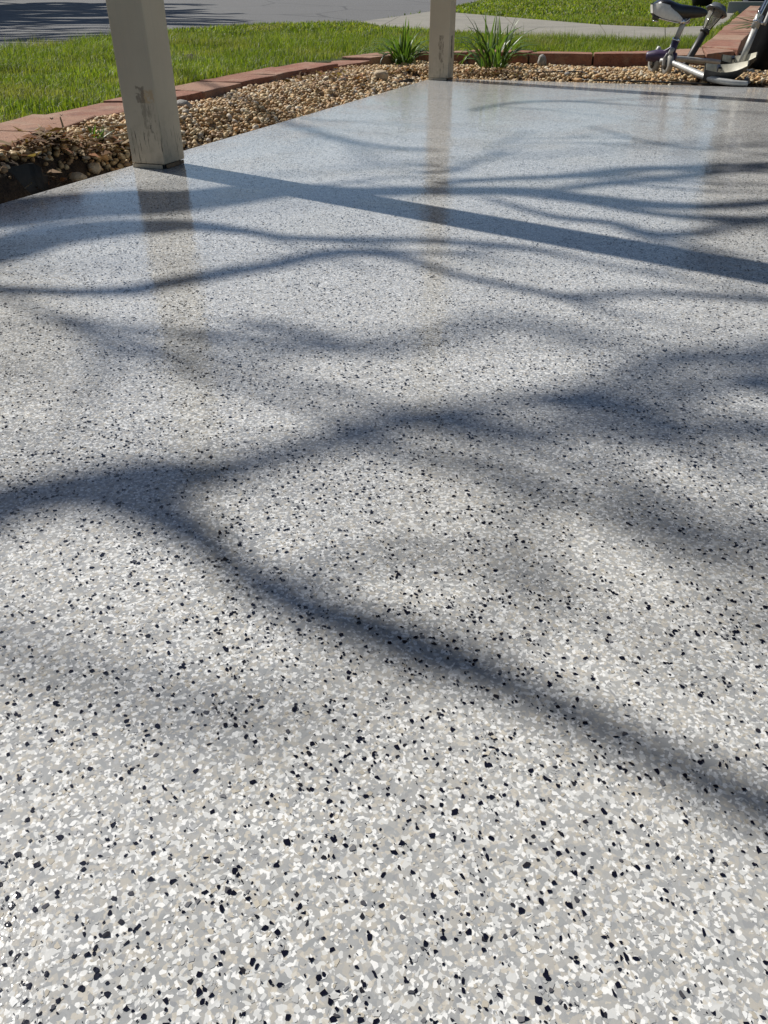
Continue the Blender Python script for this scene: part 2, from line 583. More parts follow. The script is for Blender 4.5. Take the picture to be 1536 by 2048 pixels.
for i in range(len(fine)):
    nrm = Vector((0, 0, 0))
    for k in range(-6, 6):
        j = min(max(i + k, 0), len(fine) - 2)
        nrm += outward(fine[j], fine[j + 1])
    nrm.normalize()
    back.append(fine[i] + nrm * DEPTH)

# retaining run that turns back towards the house: (left px, right px, top height)
run = [((1400, 92), (1474, 98), 0.105), ((1420, 80), (1486, 81), 0.118), ((1441, 60), (1503, 62), 0.150),
       ((1458, 46), (1512, 47), 0.185), ((1474, 31), (1522, 31), 0.232), ((1499, 11), (1537, 11), 0.312)]
runL = [P(*l, z) for l, r, z in run]; runR = [P(*r, z) for l, r, z in run]

# ------------------------------------------------------------------ ground, patio, drive, path
def grid_ground():
    xs = np.concatenate([np.linspace(-80, -8, 25)[:-1], np.linspace(-8, 8, 161)[:-1], np.linspace(8, 80, 25)])
    ys = np.concatenate([np.linspace(-30, -3, 10)[:-1], np.linspace(-3, 12, 151)[:-1], np.linspace(12, 40, 57)[:-1], np.linspace(40, 160, 30)])
    X, Y = np.meshgrid(xs, ys)
    Z = land(Y)
    Z = np.where(Y < -1, land(-1.0), Z)
    mid = [((f + b) / 2) for f, b in zip(fine, back)]
    poly = [(p.x, p.y) for p in mid] + [((a_.x + b_.x) / 2, (a_.y + b_.y) / 2) for a_, b_ in zip(runL, runR)]
    far = W(9.5, 7); poly += [(far.x, far.y), (W(-9, 7).x, W(-9, 7).y), (W(-9, -0.13).x, W(-9, -0.13).y)]
    ins = pip(poly, X, Y)
    Z = np.where(ins, -0.16, Z)
    V = np.stack([X, Y, Z], -1).reshape(-1, 3)
    ny, nx = X.shape
    i = np.arange(ny - 1)[:, None] * nx + np.arange(nx - 1)[None]
    q = np.stack([i, i + 1, i + nx + 1, i + nx], -1).reshape(-1, 4)
    o = np_mesh('ground', V, q.ravel(), np.arange(len(q)) * 4, np.full(len(q), 4), M['ground'], smooth=True)
    return tag(o, kind='structure'), poly
ground, INNER = grid_ground()

# patio slab
A0, B1 = -6.0, 2.75
bm = bmesh.new()
cs = [W(A0, EDGE_B), W(A0, B1), W(EDGE_A, B1), W(EDGE_A, EDGE_B)]
top = [bm.verts.new(c) for c in cs]
rim = [bm.verts.new(c + Vector((0, 0, -0.006)) + d * 0.006) for c, d in zip(cs, (-A - B, -A + B, A + B, A - B))]
bot = [bm.verts.new(c + Vector((0, 0, -0.155)) + d * 0.006) for c, d in zip(cs, (-A - B, -A + B, A + B, A - B))]
bm.faces.new(top[::-1])
for i in range(4):
    j = (i + 1) % 4
    bm.faces.new((top[i], top[j], rim[j], rim[i])[::-1])
    bm.faces.new((rim[i], rim[j], bot[j], bot[i])[::-1])
bmesh.ops.recalc_face_normals(bm, faces=bm.faces)
patio = from_bm('patio', bm, M['patio'])
tag(patio, kind='structure')

def flakes(name, count_m2, amax, rmin, rmax, palette, weights, zlo, zhi, lim=1.0, drift=0.0):
    """thin irregular chips lying in the coat, one joined mesh"""
    a_lo, a_hi, b_lo, b_hi = -1.75, EDGE_A - 0.004, EDGE_B + 0.004, B1 - 0.02
    n0 = int(count_m2 * (a_hi - a_lo) * (b_hi - b_lo))
    a = rng.uniform(a_lo, a_hi, n0); b = rng.uniform(b_lo, b_hi, n0)
    X = O.x + A.x * a + B.x * b; Y = O.y + A.y * a + B.y * b
    d = np.hypot(X, Y)
    keep = in_view(X, Y, np.zeros_like(X), 120, 120) & (d < amax) & (rng.uniform(0, 1, n0) < np.clip((amax - d) / (0.3 * amax), 0, 1) ** (0.0 if lim >= 1 else 1.0))
    X, Y = X[keep], Y[keep]
    # chips fall in loose drifts
    dr_ = np.array([0.4 * noise.noise((x * 9, y * 9, 5)) + 0.95 * noise.noise((x * 60, y * 60, 1)) for x, y in zip(X, Y)]) if drift else np.zeros(len(X))
    k = rng.uniform(0, 1, len(X)) < np.clip(0.55 + drift * dr_, 0.06, 1.0)
    X, Y = X[k], Y[k]
    n = len(X)
    K = 6
    r = rmin * (rmax / rmin) ** (rng.uniform(0, 1, n) ** 1.15)
    ang = np.sort(rng.uniform(0, 2 * np.pi, (n, K)), axis=1) * 0.55 + 0.45 * (np.arange(K) / K * 2 * np.pi)[None] + rng.uniform(0, 6.28, n)[:, None]
    rad = r[:, None] * rng.uniform(0.62, 1.22, (n, K))
    st = rng.uniform(0.45, 1.0, n); rot = rng.uniform(0, np.pi, n)
    px = rad * np.cos(ang); py = rad * np.sin(ang) * st[:, None]
    VX = X[:, None] + px * np.cos(rot)[:, None] - py * np.sin(rot)[:, None]
    VY = Y[:, None] + px * np.sin(rot)[:, None] + py * np.cos(rot)[:, None]
    VZ = np.repeat(rng.uniform(zlo, zhi, n)[:, None], K, 1)
    V = np.stack([VX, VY, VZ], -1).reshape(-1, 3)
    idx = rng.choice(len(palette), n, p=weights)
    c = np.array(palette)[idx] * rng.uniform(0.85, 1.12, (n, 1))
    cols = np.repeat(np.clip(c, 0, 0.9), K, 0)
    o = np_mesh(name, V, np.arange(n * K), np.arange(n) * K, np.full(n, K), M['flake'], patio, cols)
    return tag(o, kind='stuff')
flakes('pale_flakes', 70000, 2.0, 0.0005, 0.0022,
       [(0.66, 0.665, 0.66), (0.50, 0.50, 0.49), (0.375, 0.38, 0.38), (0.45, 0.415, 0.35), (0.315, 0.32, 0.327)], [0.24, 0.16, 0.24, 0.20, 0.16], 0.0001, 0.0003, 0.5)
flakes('dark_flakes', 44000, 9.0, 0.00042, 0.0022, [(0.006, 0.007, 0.016), (0.020, 0.020, 0.026), (0.07, 0.07, 0.08), (0.16, 0.16, 0.17)], [0.78, 0.11, 0.06, 0.05], 0.00035, 0.0006, 1.0, 1.0)

# asphalt drive
dl = [PT(0, 104), PT(120, 92), PT(340, 63), PT(520, 51), PT(650, 47.5), PT(714, 47)]
dr = [PT(714, 47), PT(870, 23), PT(945, 6)]
ext = dr[-1] + (dr[-1] - dr[-2]).normalized() * 60
near = dl[0] + Vector((-6, -1.2, 0))
XR = sorted([(p.y, p.x) for p in [near] + dl + dr[1:] + [ext]])
yy = np.array([p[0] for p in XR]); xx = np.array([p[1] for p in XR])
def drive_right(Y): return np.interp(Y, yy, xx)
V, F = [], []
rows = list(np.linspace(yy[0], 12, 60)) + list(np.linspace(12.5, 90, 60))
xs_rel = [0, 1.5, 4, 9, 40]
for Y in rows:
    xr = float(drive_right(Y))
    for k in xs_rel: V.append(Vector((xr - k, Y, float(land(Y)) + 0.008)))
for i in range(len(rows) - 1):
    for k in range(len(xs_rel) - 1):
        w_ = len(xs_rel)
        F.append((i * w_ + k, (i + 1) * w_ + k, (i + 1) * w_ + k + 1, i * w_ + k + 1))
tag(mesh('driveway', V, F, M['asphalt']), kind='structure')

# concrete front path, poured in panels
lo = [PT(714, 47.4), PT(760, 56), PT(860, 63), PT(1050, 76), PT(1220, 84), PT(1330, 86), PT(1410, 80)]
hi = [PT(714, 46.6), PT(800, 34.5), PT(868, 23.6), PT(1010, 36), PT(1200, 52), PT(1330, 58), PT(1425, 54)]
path = bpy.data.objects.new('front_path', None); COL.objects.link(path); tag(path, kind='structure')
PATH_POLY = [(p.x, p.y) for p in lo] + [(p.x, p.y) for p in reversed(hi)]
for i in range(len(lo) - 1):
    V, F = [], []
    nu, nv = 4, 10
    for z0 in (0.012, -0.05):
        for u in range(nu + 1):
            a_ = 0.008 + (u / nu) * 0.984
            p, q = lo[i].lerp(lo[i + 1], a_), hi[i].lerp(hi[i + 1], a_)
            for v in range(nv + 1):
                r = p.lerp(q, v / nv)
                V.append(Vector((r.x, r.y, float(land(r.y)) + z0)))
    k = (nu + 1) * (nv + 1)
    for u in range(nu):
        for v in range(nv):
            i0 = u * (nv + 1) + v
            F.append((i0, i0 + nv + 1, i0 + nv + 2, i0 + 1))
    edge = [u * (nv + 1) for u in range(nu + 1)] + [nu * (nv + 1) + v for v in range(1, nv + 1)] + [u * (nv + 1) + nv for u in range(nu - 1, -1, -1)] + [v for v in range(nv - 1, 0, -1)]
    for s in range(len(edge)):
        e0, e1 = edge[s], edge[(s + 1) % len(edge)]
        F.append((e0, e0 + k, e1 + k, e1))
    mesh('slab', V, F, M['path'], path)
# the pale landing where the path meets the blocks, behind the lamp
pv = [PT(1426, 62), PT(1452, 48), PT(1470, 28), PT(1440, 24), PT(1422, 40)]
V = [Vector((p.x, p.y, float(land(p.y)) + 0.012)) for p in pv]
V += [v - Vector((0, 0, 0.06)) for v in V]
F = [(4, 3, 2, 1, 0)] + [(i, (i + 1) % 5, (i + 1) % 5 + 5, i + 5) for i in range(5)]
mesh('slab', V, F, M['path'], path)
LAND_POLY = [(p.x, p.y) for p in pv]

# ------------------------------------------------------------------ porch: posts, beams, roof
ROOF_Z = 2.42
def post(a, b, label, mat, group=None, s=0.092):
    base = W(a + s / 2, b - s / 2)
    t = thing('porch_post', base, label, 'post', group)
    t.rotation_euler = (0, 0, -AZ)
    def lbox(name, c, size, mt, bev):
        bm = box_bm(Vector(c), size, None, bev, 2)
        me = bpy.data.meshes.new(name); bm.to_mesh(me); bm.free()
        return link_mesh(name, me, mt, t)
    lbox('shaft', (0, 0, (ROOF_Z + 0.011) / 2), (s, s, ROOF_Z - 0.011), mat, 0.003)
    # feet: thin shims and a short skirt board left standing proud on two faces
    lbox('base_board', (-0.004, -s / 2 + 0.0012, 0.0052), (s - 0.010, 0.004, 0.0096), mat, 0.0008)
    lbox('base_board', (s / 2 - 0.002, 0.003, 0.0052), (0.003, s - 0.016, 0.0096), M['rust'], 0.001)
    lbox('shim', (0, 0, 0.006), (s * 0.85, s * 0.85, 0.012), M['dark_plastic'], 0.001)
    return t
h_ = 0.046
ORANGE, BARE, DARK = (0.52, 0.34, 0.17), (0.20, 0.15, 0.10), (0.035, 0.028, 0.022)
m1 = mat_post('post_paint_worn', 1.3, [(0.010, 0.0455, -h_ - .004, -h_ + .004, 0.150, 0.178, ORANGE, 0.75, 0.36),
                                       (-0.004, 0.020, -h_ - .004, -h_ + .004, 0.150, 0.186, BARE, 0.8, 0.42),
                                       (0.002, 0.042, -h_ - .004, -h_ + .004, 0.075, 0.150, BARE, 0.6, 0.52),
                                       (0.020, 0.040, -h_ - .004, -h_ + .004, 0.068, 0.10, DARK, 0.8, 0.52)])
h2 = 0.055
m2 = mat_post('post_paint_scarred', 5.9, [(-0.002, 0.024, -h2 - .004, -h2 + .004, 0.085, 0.205, BARE, 0.8, 0.47),
                                          (h2 - .004, h2 + .004, -0.016, 0.010, 0.10, 0.205, DARK, 0.95, 0.40),
                                          (h2 - .004, h2 + .004, -0.012, 0.000, 0.06, 0.12, DARK, 0.6, 0.5)])
post(0.0, 0.006, 'cream painted porch post beside the bed, peeled to bare orange wood low on one edge', m1, s=0.097)
post(2.752, 0.013, 'cream porch post at the patio corner between two clumps of strap leaves', m2, s=0.110)
m3 = mat_post('post_paint_plain', 9.4, [])
post(2.757, 2.70, 'plain cream porch post at the far house end of the patio', m3)
post(-4.2, 0.0, 'plain cream porch post at the near end of the patio edge', m3)
post(-4.2, 2.70, 'plain cream porch post at the near house end of the patio', m3)
rt = thing('porch_roof', W(-0.7, 1.3, ROOF_Z), 'shallow porch roof with cream beams carried on the posts over the patio', 'roof')
def abox(name, a0, a1, b0, b1, z0, z1, mat, parent, bev=0.004):
    c = W((a0 + a1) / 2, (b0 + b1) / 2, (z0 + z1) / 2)
    return from_bm(name, box_bm(c, (b1 - b0, a1 - a0, z1 - z0), ROT_AB, bev), mat, parent)
abox('beam', -4.25, 2.86, -0.095, -0.002, ROOF_Z, ROOF_Z + 0.14, M['roof_wood'], rt)
abox('beam', -4.25, 2.86, 2.605, 2.700, ROOF_Z, ROOF_Z + 0.14, M['roof_wood'], rt)
abox('beam', 2.757, 2.852, 0.004, 2.602, ROOF_Z + 0.002, ROOF_Z + 0.138, M['roof_wood'], rt)
for k in range(12):
    a_ = -4.1 + k * 0.6
    abox('rafter', a_, a_ + 0.04, -0.10, 2.74, ROOF_Z + 0.143, ROOF_Z + 0.23, M['ceiling'], rt, 0.002)
abox('ceiling_board', -4.3, 2.87, -0.105, 2.78, ROOF_Z + 0.233, ROOF_Z + 0.25, M['ceiling'], rt, 0.002)
abox('roofing', -4.32, 2.88, -0.11, 2.80, ROOF_Z + 0.252, ROOF_Z + 0.27, M['shingle'], rt, 0.002)

# ------------------------------------------------------------------ block edging
edging = thing('block_edging', fine[len(fine) // 2] * 1.0, 'low red block edging curving between the lawn and the pebble bed', 'edging')
edging.location.z = 0.0
def block(quad, ztop, zbot, parent, jit=0.011):
    """quad: front0, front1, back1, back0"""
    c = sum(quad, Vector((0, 0, 0))) / 4
    dz = random.uniform(-jit, jit); yaw = random.uniform(-0.028, 0.028)
    tilt = random.uniform(-0.012, 0.012)
    bm = bmesh.new()
    tv, bv = [], []
    for q in quad:
        d = q - c; d.z = 0
        d = Matrix.Rotation(yaw, 3, 'Z') @ d
        d = d * (1 - 0.0065 / max(d.length, 0.02))
        zt = q.z + dz + tilt * d.x
        tv.append(bm.verts.new((c.x + d.x, c.y + d.y, zt)))
        bv.append(bm.verts.new((c.x + d.x, c.y + d.y, zbot)))
    bm.faces.new(tv); bm.faces.new(bv[::-1])
    for i in range(4):
        j = (i + 1) % 4
        bm.faces.new((tv[j], tv[i], bv[i], bv[j]))
    bmesh.ops.recalc_face_normals(bm, faces=bm.faces)
    te = [e for e in bm.edges if e.verts[0] in tv or e.verts[1] in tv]
    bmesh.ops.bevel(bm, geom=te, offset=0.006, segments=2, profile=0.6, affect='EDGES')
    bmesh.ops.subdivide_edges(bm, edges=[e for e in bm.edges if e.calc_length() > 0.08], cuts=2, use_grid_fill=True)
    for v in bm.verts:
        nn = noise.noise_vector(v.co * 22)
        v.co += nn * 0.0032 + noise.noise_vector(v.co * 70) * 0.0022
    return from_bm('block', bm, M['brick'], parent)
per = 19                                                # fine steps of 2 cm: blocks of 0.38 m
j0 = min(range(len(fine)), key=lambda i: (fine[i] - P(198, 229, 0.074)).length)
cuts = list(range(j0 % per, len(fine), per))
if cuts[0] > 4: cuts = [0] + cuts
if len(fine) - 1 - cuts[-1] > 6: cuts.append(len(fine) - 1)
else: cuts[-1] = len(fine) - 1
for n_, (i, j) in enumerate(zip(cuts[:-1], cuts[1:])):
    lift = 0.0
    if abs((fine[(i + j) // 2] - P(475, 168, 0.064)).length) < 0.24: lift = 0.014
    up = Vector((0, 0, lift))
    block([fine[i] + up, fine[j] + up, back[j] + up, back[i] + up], 0, -0.10, edging)
# corner block and the run that turns back
wall = thing('block_retaining_run', runR[0] * 1.0, 'straight run of wide red blocks leading back from the lamp towards the house', 'retaining wall')
wall.location.z = 0.0
block([P(1337, 107, 0.10), P(1412, 106, 0.104), P(1404, 92, 0.107), P(1339, 96.5, 0.104)], 0, -0.10, edging)
block([P(1414, 106, 0.104), P(1472, 99.5, 0.105), P(1462, 93, 0.107), P(1406, 93, 0.107)], 0, -0.10, edging)
for i in range(len(runL) - 1):
    k = 1 if i == 0 else 2
    for s in range(k):
        l0, l1 = runL[i].lerp(runL[i + 1], s / k), runL[i].lerp(runL[i + 1], (s + 1) / k)
        r0, r1 = runR[i].lerp(runR[i + 1], s / k), runR[i].lerp(runR[i + 1], (s + 1) / k)
        block([r0, r1, l1, l0], 0, -0.08, wall, 0.004)

# ------------------------------------------------------------------ pebble bed
bed_poly = [(p.x, p.y) for p in fine] + [(P(1472, 99.5, .1).x, P(1472, 99.5, .1).y)] + [(r.x, r.y) for r in runR]
far = W(9.0, 5.0); bed_poly += [(far.x, far.y)]
for p in (W(EDGE_A + 0.007, 5.0), W(EDGE_A + 0.007, EDGE_B - 0.007), W(-4, EDGE_B - 0.007)): bed_poly.append((p.x, p.y))
def ab_of(X, Y):
    x, y = X - O.x, Y - O.y
    return x * A.x + y * A.y, x * B.x + y * B.y
FAB = sorted([ab_of(p.x, p.y) for p in fine if ab_of(p.x, p.y)[0] < 3.3 and ab_of(p.x, p.y)[1] < -0.2])
FA, FB = np.array([q[0] for q in FAB]), np.array([q[1] for q in FAB])
def bed_height(X, Y):
    a, b = ab_of(X, Y)
    left = (EDGE_B - b)                                  # distance out from the patio's left edge
    bk = (a - EDGE_A)
    dist = np.where(b < EDGE_B, np.hypot(np.maximum(left, 0), np.maximum(bk, 0)), bk)
    wl = np.clip((1.15 - a) / 1.3, 0, 1)                 # the near part is scraped out along the slab
    z_edge = -0.012 - 0.050 * wl
    wide = np.where(b < EDGE_B, np.maximum(0.10, EDGE_B - np.interp(a, FA, FB)), 0.30)
    wide = np.where(a > EDGE_A, 0.30, wide)
    z_in = np.where(b < EDGE_B, 0.040 + 0.024 * np.clip((1.2 - a) / 1.4, 0, 1), 0.026)
    k = np.clip(dist / (wide * (0.55 + 0.35 * wl)), 0, 1); k = k * k * (3 - 2 * k)
    z = z_edge + (z_in - z_edge) * k
    z = z + 0.004 * np.sin(X * 9.1 + Y * 3.3) + 0.003 * np.sin(Y * 11.7 - X * 5)
    hole = np.exp(-(((a + 0.42) / 0.37) ** 6 + ((b + 0.135) / 0.068) ** 4))
    return z - 0.075 * hole
def PB(x, y, dz=0.0):
    """where the pixel's ray meets the pebbles"""
    lo_, hi_ = 1.0, 8.0
    for _ in range(40):
        m = (lo_ + hi_) / 2
        p = PY(x, y, m)
        if p.z > float(bed_height(np.array([p.x]), np.array([p.y]))[0]) + 0.008 + dz: lo_ = m
        else: hi_ = m
    return PY(x, y, lo_)

# soil sheet
xs = np.arange(-3.2, 5.2, 0.035); ys = np.arange(0.2, 9.5, 0.035)
X, Y = np.meshgrid(xs, ys)
Z = bed_height(X, Y) - 0.012 + 0.008 * np.vectorize(lambda x, y: noise.noise((x * 14, y * 14, 0)))(X, Y)
keepv = pip([(p[0], p[1]) for p in bed_poly], X, Y)
# grow the kept area by one step so that it tucks under blocks and slab
grow = keepv.copy()
for dx in (-1, 0, 1):
    for dy in (-1, 0, 1): grow |= np.roll(np.roll(keepv, dx, 1), dy, 0)
a_, b_ = ab_of(X, Y)
under = (a_ < EDGE_A + 0.01) & (b_ > EDGE_B - 0.01)
Z = np.where(under, np.minimum(Z, -0.05), Z)
ny, nx = X.shape
vi = np.arange(ny * nx).reshape(ny, nx)
qm = grow[:-1, :-1] & grow[1:, :-1] & grow[:-1, 1:] & grow[1:, 1:]
q = np.stack([vi[:-1, :-1], vi[:-1, 1:], vi[1:, 1:], vi[1:, :-1]], -1)[qm]
used, inv = np.unique(q.ravel(), return_inverse=True)
Vs = np.stack([X.ravel(), Y.ravel(), Z.ravel()], -1)[used]
o = np_mesh('bed_soil', Vs, inv, np.arange(len(q)) * 4, np.full(len(q), 4), M['soil'], smooth=True)
tag(o, kind='structure')

def ico(sub):
    bm = bmesh.new(); bmesh.ops.create_icosphere(bm, subdivisions=sub, radius=1.0)
    v = np.array([x.co for x in bm.verts]); f = np.array([[w_.index for w_ in x.verts] for x in bm.faces]); bm.free()
    return v, f
def octa():
    bm = bmesh.new(); bmesh.ops.create_uvsphere(bm, u_segments=6, v_segments=4, radius=1.0)
    bmesh.ops.triangulate(bm, faces=bm.faces)
    v = np.array([x.co for x in bm.verts]); f = np.array([[w_.index for w_ in x.verts] for x in bm.faces]); bm.free()
    return v, f
PEB = np.array([(0.50, 0.335, 0.16), (0.56, 0.405, 0.21), (0.62, 0.49, 0.29), (0.66, 0.56, 0.40), (0.40, 0.25, 0.12), (0.33, 0.21, 0.11), (0.48, 0.41, 0.32), (0.56, 0.33, 0.14)])
def pebbles(name, X, Y, Z, r, base, label=None):
    n = len(X)
    bv, bf = base
    K = len(bv)
    # random low-frequency lumps, random axes
    ax = np.stack([rng.uniform(0.85, 1.35, n), rng.uniform(0.75, 1.05, n), rng.uniform(0.5, 0.85, n)], -1) * r[:, None]
    yaw = rng.uniform(0, 2 * np.pi, n); tx = rng.normal(0, 0.42, n); ty = rng.normal(0, 0.42, n)
    lump = 1 + 0.13 * rng.normal(0, 1, (n, K))
    lump = np.clip(lump, 0.75, 1.25)
    v = bv[None] * lump[..., None] * ax[:, None]
    c, s = np.cos(tx)[:, None], np.sin(tx)[:, None]
    y2 = v[..., 1] * c - v[..., 2] * s; z2 = v[..., 1] * s + v[..., 2] * c; x2 = v[..., 0]
    c, s = np.cos(ty)[:, None], np.sin(ty)[:, None]
    x3 = x2 * c + z2 * s; z3 = -x2 * s + z2 * c
    c, s = np.cos(yaw)[:, None], np.sin(yaw)[:, None]
    x4 = x3 * c - y2 * s; y4 = x3 * s + y2 * c
    V = np.stack([X[:, None] + x4, Y[:, None] + y4, Z[:, None] + z3], -1).reshape(-1, 3)
    F = (bf[None] + (np.arange(n) * K)[:, None, None]).reshape(-1, 3)
    col = PEB[rng.choice(len(PEB), n, p=[.19, .15, .12, .08, .17, .12, .06, .11])] * rng.uniform(0.78, 1.12, (n, 1))
    # dusty with soil where the bed is scraped out
    a, b = ab_of(X, Y)
    dirt = np.clip((1.0 - a) / 0.9, 0, 1) * np.clip((0.16 - (EDGE_B - b)) / 0.12, 0, 1) * (b < EDGE_B)
    col = col * (1 - 0.5 * dirt[:, None]) + np.array([0.10, 0.065, 0.035]) * 0.5 * dirt[:, None]
    o = np_mesh(name, V, F.ravel(), np.arange(len(F)) * 3, np.full(len(F), 3), M['pebble'], None, np.repeat(col, K, 0), smooth=True)
    return tag(o, label, 'gravel', kind='stuff')
def scatter(step, x0, x1, y0, y1):
    xs = np.arange(x0, x1, step); ys = np.arange(y0, y1, step)
    X, Y = np.meshgrid(xs, ys)
    X = X.ravel() + rng.uniform(-0.5, 0.5, X.size) * step; Y = Y.ravel() + rng.uniform(-0.5, 0.5, Y.size) * step
    k = pip(bed_poly, X, Y); X, Y = X[k], Y[k]
    k = in_view(X, Y, np.zeros_like(X), 200, 100); return X[k], Y[k]
smallI = octa()
XS, YS, ZS, RS = [], [], [], []
for layer in range(2):
    X, Y = scatter(0.0135, -3, 4.5, 0.4, 8.5)
    d = np.hypot(X, Y)
    a, b = ab_of(X, Y)
    out = EDGE_B - b
    bare = np.clip((1.0 - a) / 0.9, 0, 1) * np.clip((0.15 - out) / 0.10, 0, 1) * (b < EDGE_B)
    hol = np.exp(-(((a + 0.42) / 0.39) ** 6 + ((b + 0.135) / 0.075) ** 4))
    pr = (1 - 0.80 * bare) * np.clip(1 - 1.6 * hol, 0, 1) * np.where(d > 3.7, 0.55, 1.0) * (1.0 if layer == 0 else 0.62)
    k = rng.uniform(0, 1, len(X)) < pr
    X, Y = X[k], Y[k]
    r = 0.0046 * (2.5 ** rng.uniform(0, 1, len(X)))
    r = np.where(rng.uniform(0, 1, len(X)) < 0.06, r * 1.5, r)
    r = np.where(np.hypot(X, Y) > 3.7, r * 1.15, r)
    a, b = ab_of(X, Y)
    edge_gap = np.where(b < EDGE_B, EDGE_B - b, a - EDGE_A)
    Zp = bed_height(X, Y) - 0.004 + layer * 0.009 + rng.uniform(-0.003, 0.003, len(X))
    k = (edge_gap > r * 1.3) & ~((edge_gap < 0.10) & (b > 1.15) & (b < 1.62) & (a > EDGE_A))
    XS.append(X[k]); YS.append(Y[k]); ZS.append(Zp[k]); RS.append(r[k])
X, Y, Z, R_ = map(np.concatenate, (XS, YS, ZS, RS))
d = np.hypot(X, Y); nr = d < 3.7
pebbles('pebble_gravel', X[nr], Y[nr], Z[nr], R_[nr], ico(1), 'tan river pebbles filling the bed beside the nearer post')
pebbles('pebble_gravel', X[~nr], Y[~nr], Z[~nr], R_[~nr], smallI, 'tan river pebbles filling the bed behind the patio corner')
print('pebbles', nr.sum(), (~nr).sum())

# ------------------------------------------------------------------ grass
brick_out = [(p.x, p.y) for p in back]
LAWN_BLOCK = [(p.x, p.y) for p in back] + [(p.x, p.y) for p in runL] + [INNER[-3], INNER[-2], INNER[-1]]
def blades(name, X, Y, ln, wd, label):
    n = len(X)
    Z = land(Y) - 0.004
    yaw = rng.uniform(0, 2 * np.pi, n)
    lean = rng.uniform(0.05, 1.0, n) ** 0.9
    dx, dy = np.cos(yaw), np.sin(yaw)
    sx, sy = -dy, dx
    P0 = np.stack([X, Y, Z], -1)
    dirv = np.stack([dx, dy, np.zeros(n)], -1); side = np.stack([sx, sy, np.zeros(n)], -1); upv = np.array([0, 0, 1.0])
    mid = P0 + dirv * (ln * 0.28 * lean)[:, None] + upv * (ln * 0.55)[:, None]
    tip = P0 + dirv * (ln * 0.95 * lean)[:, None] + upv * (ln * (1.0 - 0.38 * lean))[:, None]
    w = wd[:, None] * 0.5
    V = np.stack([P0 - side * w, P0 + side * w, mid + side * w * 0.85, mid - side * w * 0.85, tip], 1).reshape(-1, 3)
    b0 = np.arange(n)[:, None] * 5
    L = np.concatenate([b0 + np.array([[0, 1, 2, 3]]), b0 + np.array([[3, 2, 4]])], 1).ravel()
    starts = (np.arange(n)[:, None] * 7 + np.array([[0, 4]])).ravel()
    tot = np.tile([4, 3], n)
    base = np.array([(0.105, 0.145, 0.016), (0.145, 0.185, 0.022), (0.19, 0.215, 0.034), (0.27, 0.25, 0.10), (0.055, 0.095, 0.016)])
    c = base[rng.choice(5, n, p=[.33, .3, .2, .05, .12])] * rng.uniform(0.75, 1.2, (n, 1))
    pat = 0.82 + 0.32 * np.array([noise.noise((x * 1.3, y * 1.3, 3)) for x, y in zip(X, Y)])
    dry = np.clip(np.array([noise.noise((x * 2.3 + 7, y * 2.3, 9)) for x, y in zip(X, Y)]) * 2.2 - 0.25, 0, 0.6)[:, None]
    c = 1.5 * c * pat[:, None]
    c = c * (1 - dry) + np.array([0.26, 0.24, 0.09]) * dry
    o = np_mesh(name, V, L, starts, tot, M['grass'], None, np.repeat(c, 5, 0), smooth=True)
    return tag(o, label, 'grass', kind='stuff')
def lawn_points(dens, x0, x1, y0, y1):
    n = int(dens * (x1 - x0) * (y1 - y0))
    X = rng.uniform(x0, x1, n); Y = rng.uniform(y0, y1, n)
    k = in_view(X, Y, land(Y), 160, 40)
    X, Y = X[k], Y[k]
    k = ~pip(LAWN_BLOCK, X, Y) & (X > drive_right(Y) + 0.01) & ~pip(PATH_POLY, X, Y) & ~pip(LAND_POLY, X, Y)
    return X[k], Y[k]
X1, Y1 = lawn_points(13000, -3.6, 1, 1.6, 4.5)
X2, Y2 = lawn_points(7500, -4.5, 4, 4.5, 7.2)
X3, Y3 = lawn_points(2200, -4.5, 6, 7.2, 11.0)
X4, Y4 = lawn_points(420, -3, 16, 11.0, 26.0)
bald = lambda X, Y: np.exp(-(((X - PT(375, 118).x) / 0.14) ** 2 + ((Y - PT(375, 118).y) / 0.22) ** 2))
Xn = np.concatenate([X1, X2]); Yn = np.concatenate([Y1, Y2])
k = rng.uniform(0, 1, len(Xn)) > 1.1 * bald(Xn, Yn); Xn, Yn = Xn[k], Yn[k]
clump = np.array([noise.noise((x * 3.1, y * 3.1, 0)) for x, y in zip(Xn, Yn)])
ln = rng.uniform(0.024, 0.056, len(Xn)) * (1 + 0.7 * clump)
ln = np.where(rng.uniform(0, 1, len(Xn)) < 0.03, ln * 1.5, ln)
ln = ln * np.clip(1.0 + 0.30 * (Yn - 4.6), 1.0, 1.5)
# lawn side of the path
side_far = lambda X, Y: Y > np.interp(X, [p.x for p in lo], [p.y for p in lo])
blades('lawn_grass', Xn, Yn, ln, rng.uniform(0.0016, 0.0030, len(Xn)), 'bright green lawn between the red block edging and the drive')
Xf = np.concatenate([X3, X4]); Yf = np.concatenate([Y3, Y4])
blades('lawn_grass', Xf, Yf, rng.uniform(0.03, 0.06, len(Xf)), np.where(Yf > 11, rng.uniform(0.012, 0.022, len(Xf)), rng.uniform(0.005, 0.009, len(Xf))), 'mown green lawn beyond the concrete front path')
print('blades', len(Xn), len(Xf))

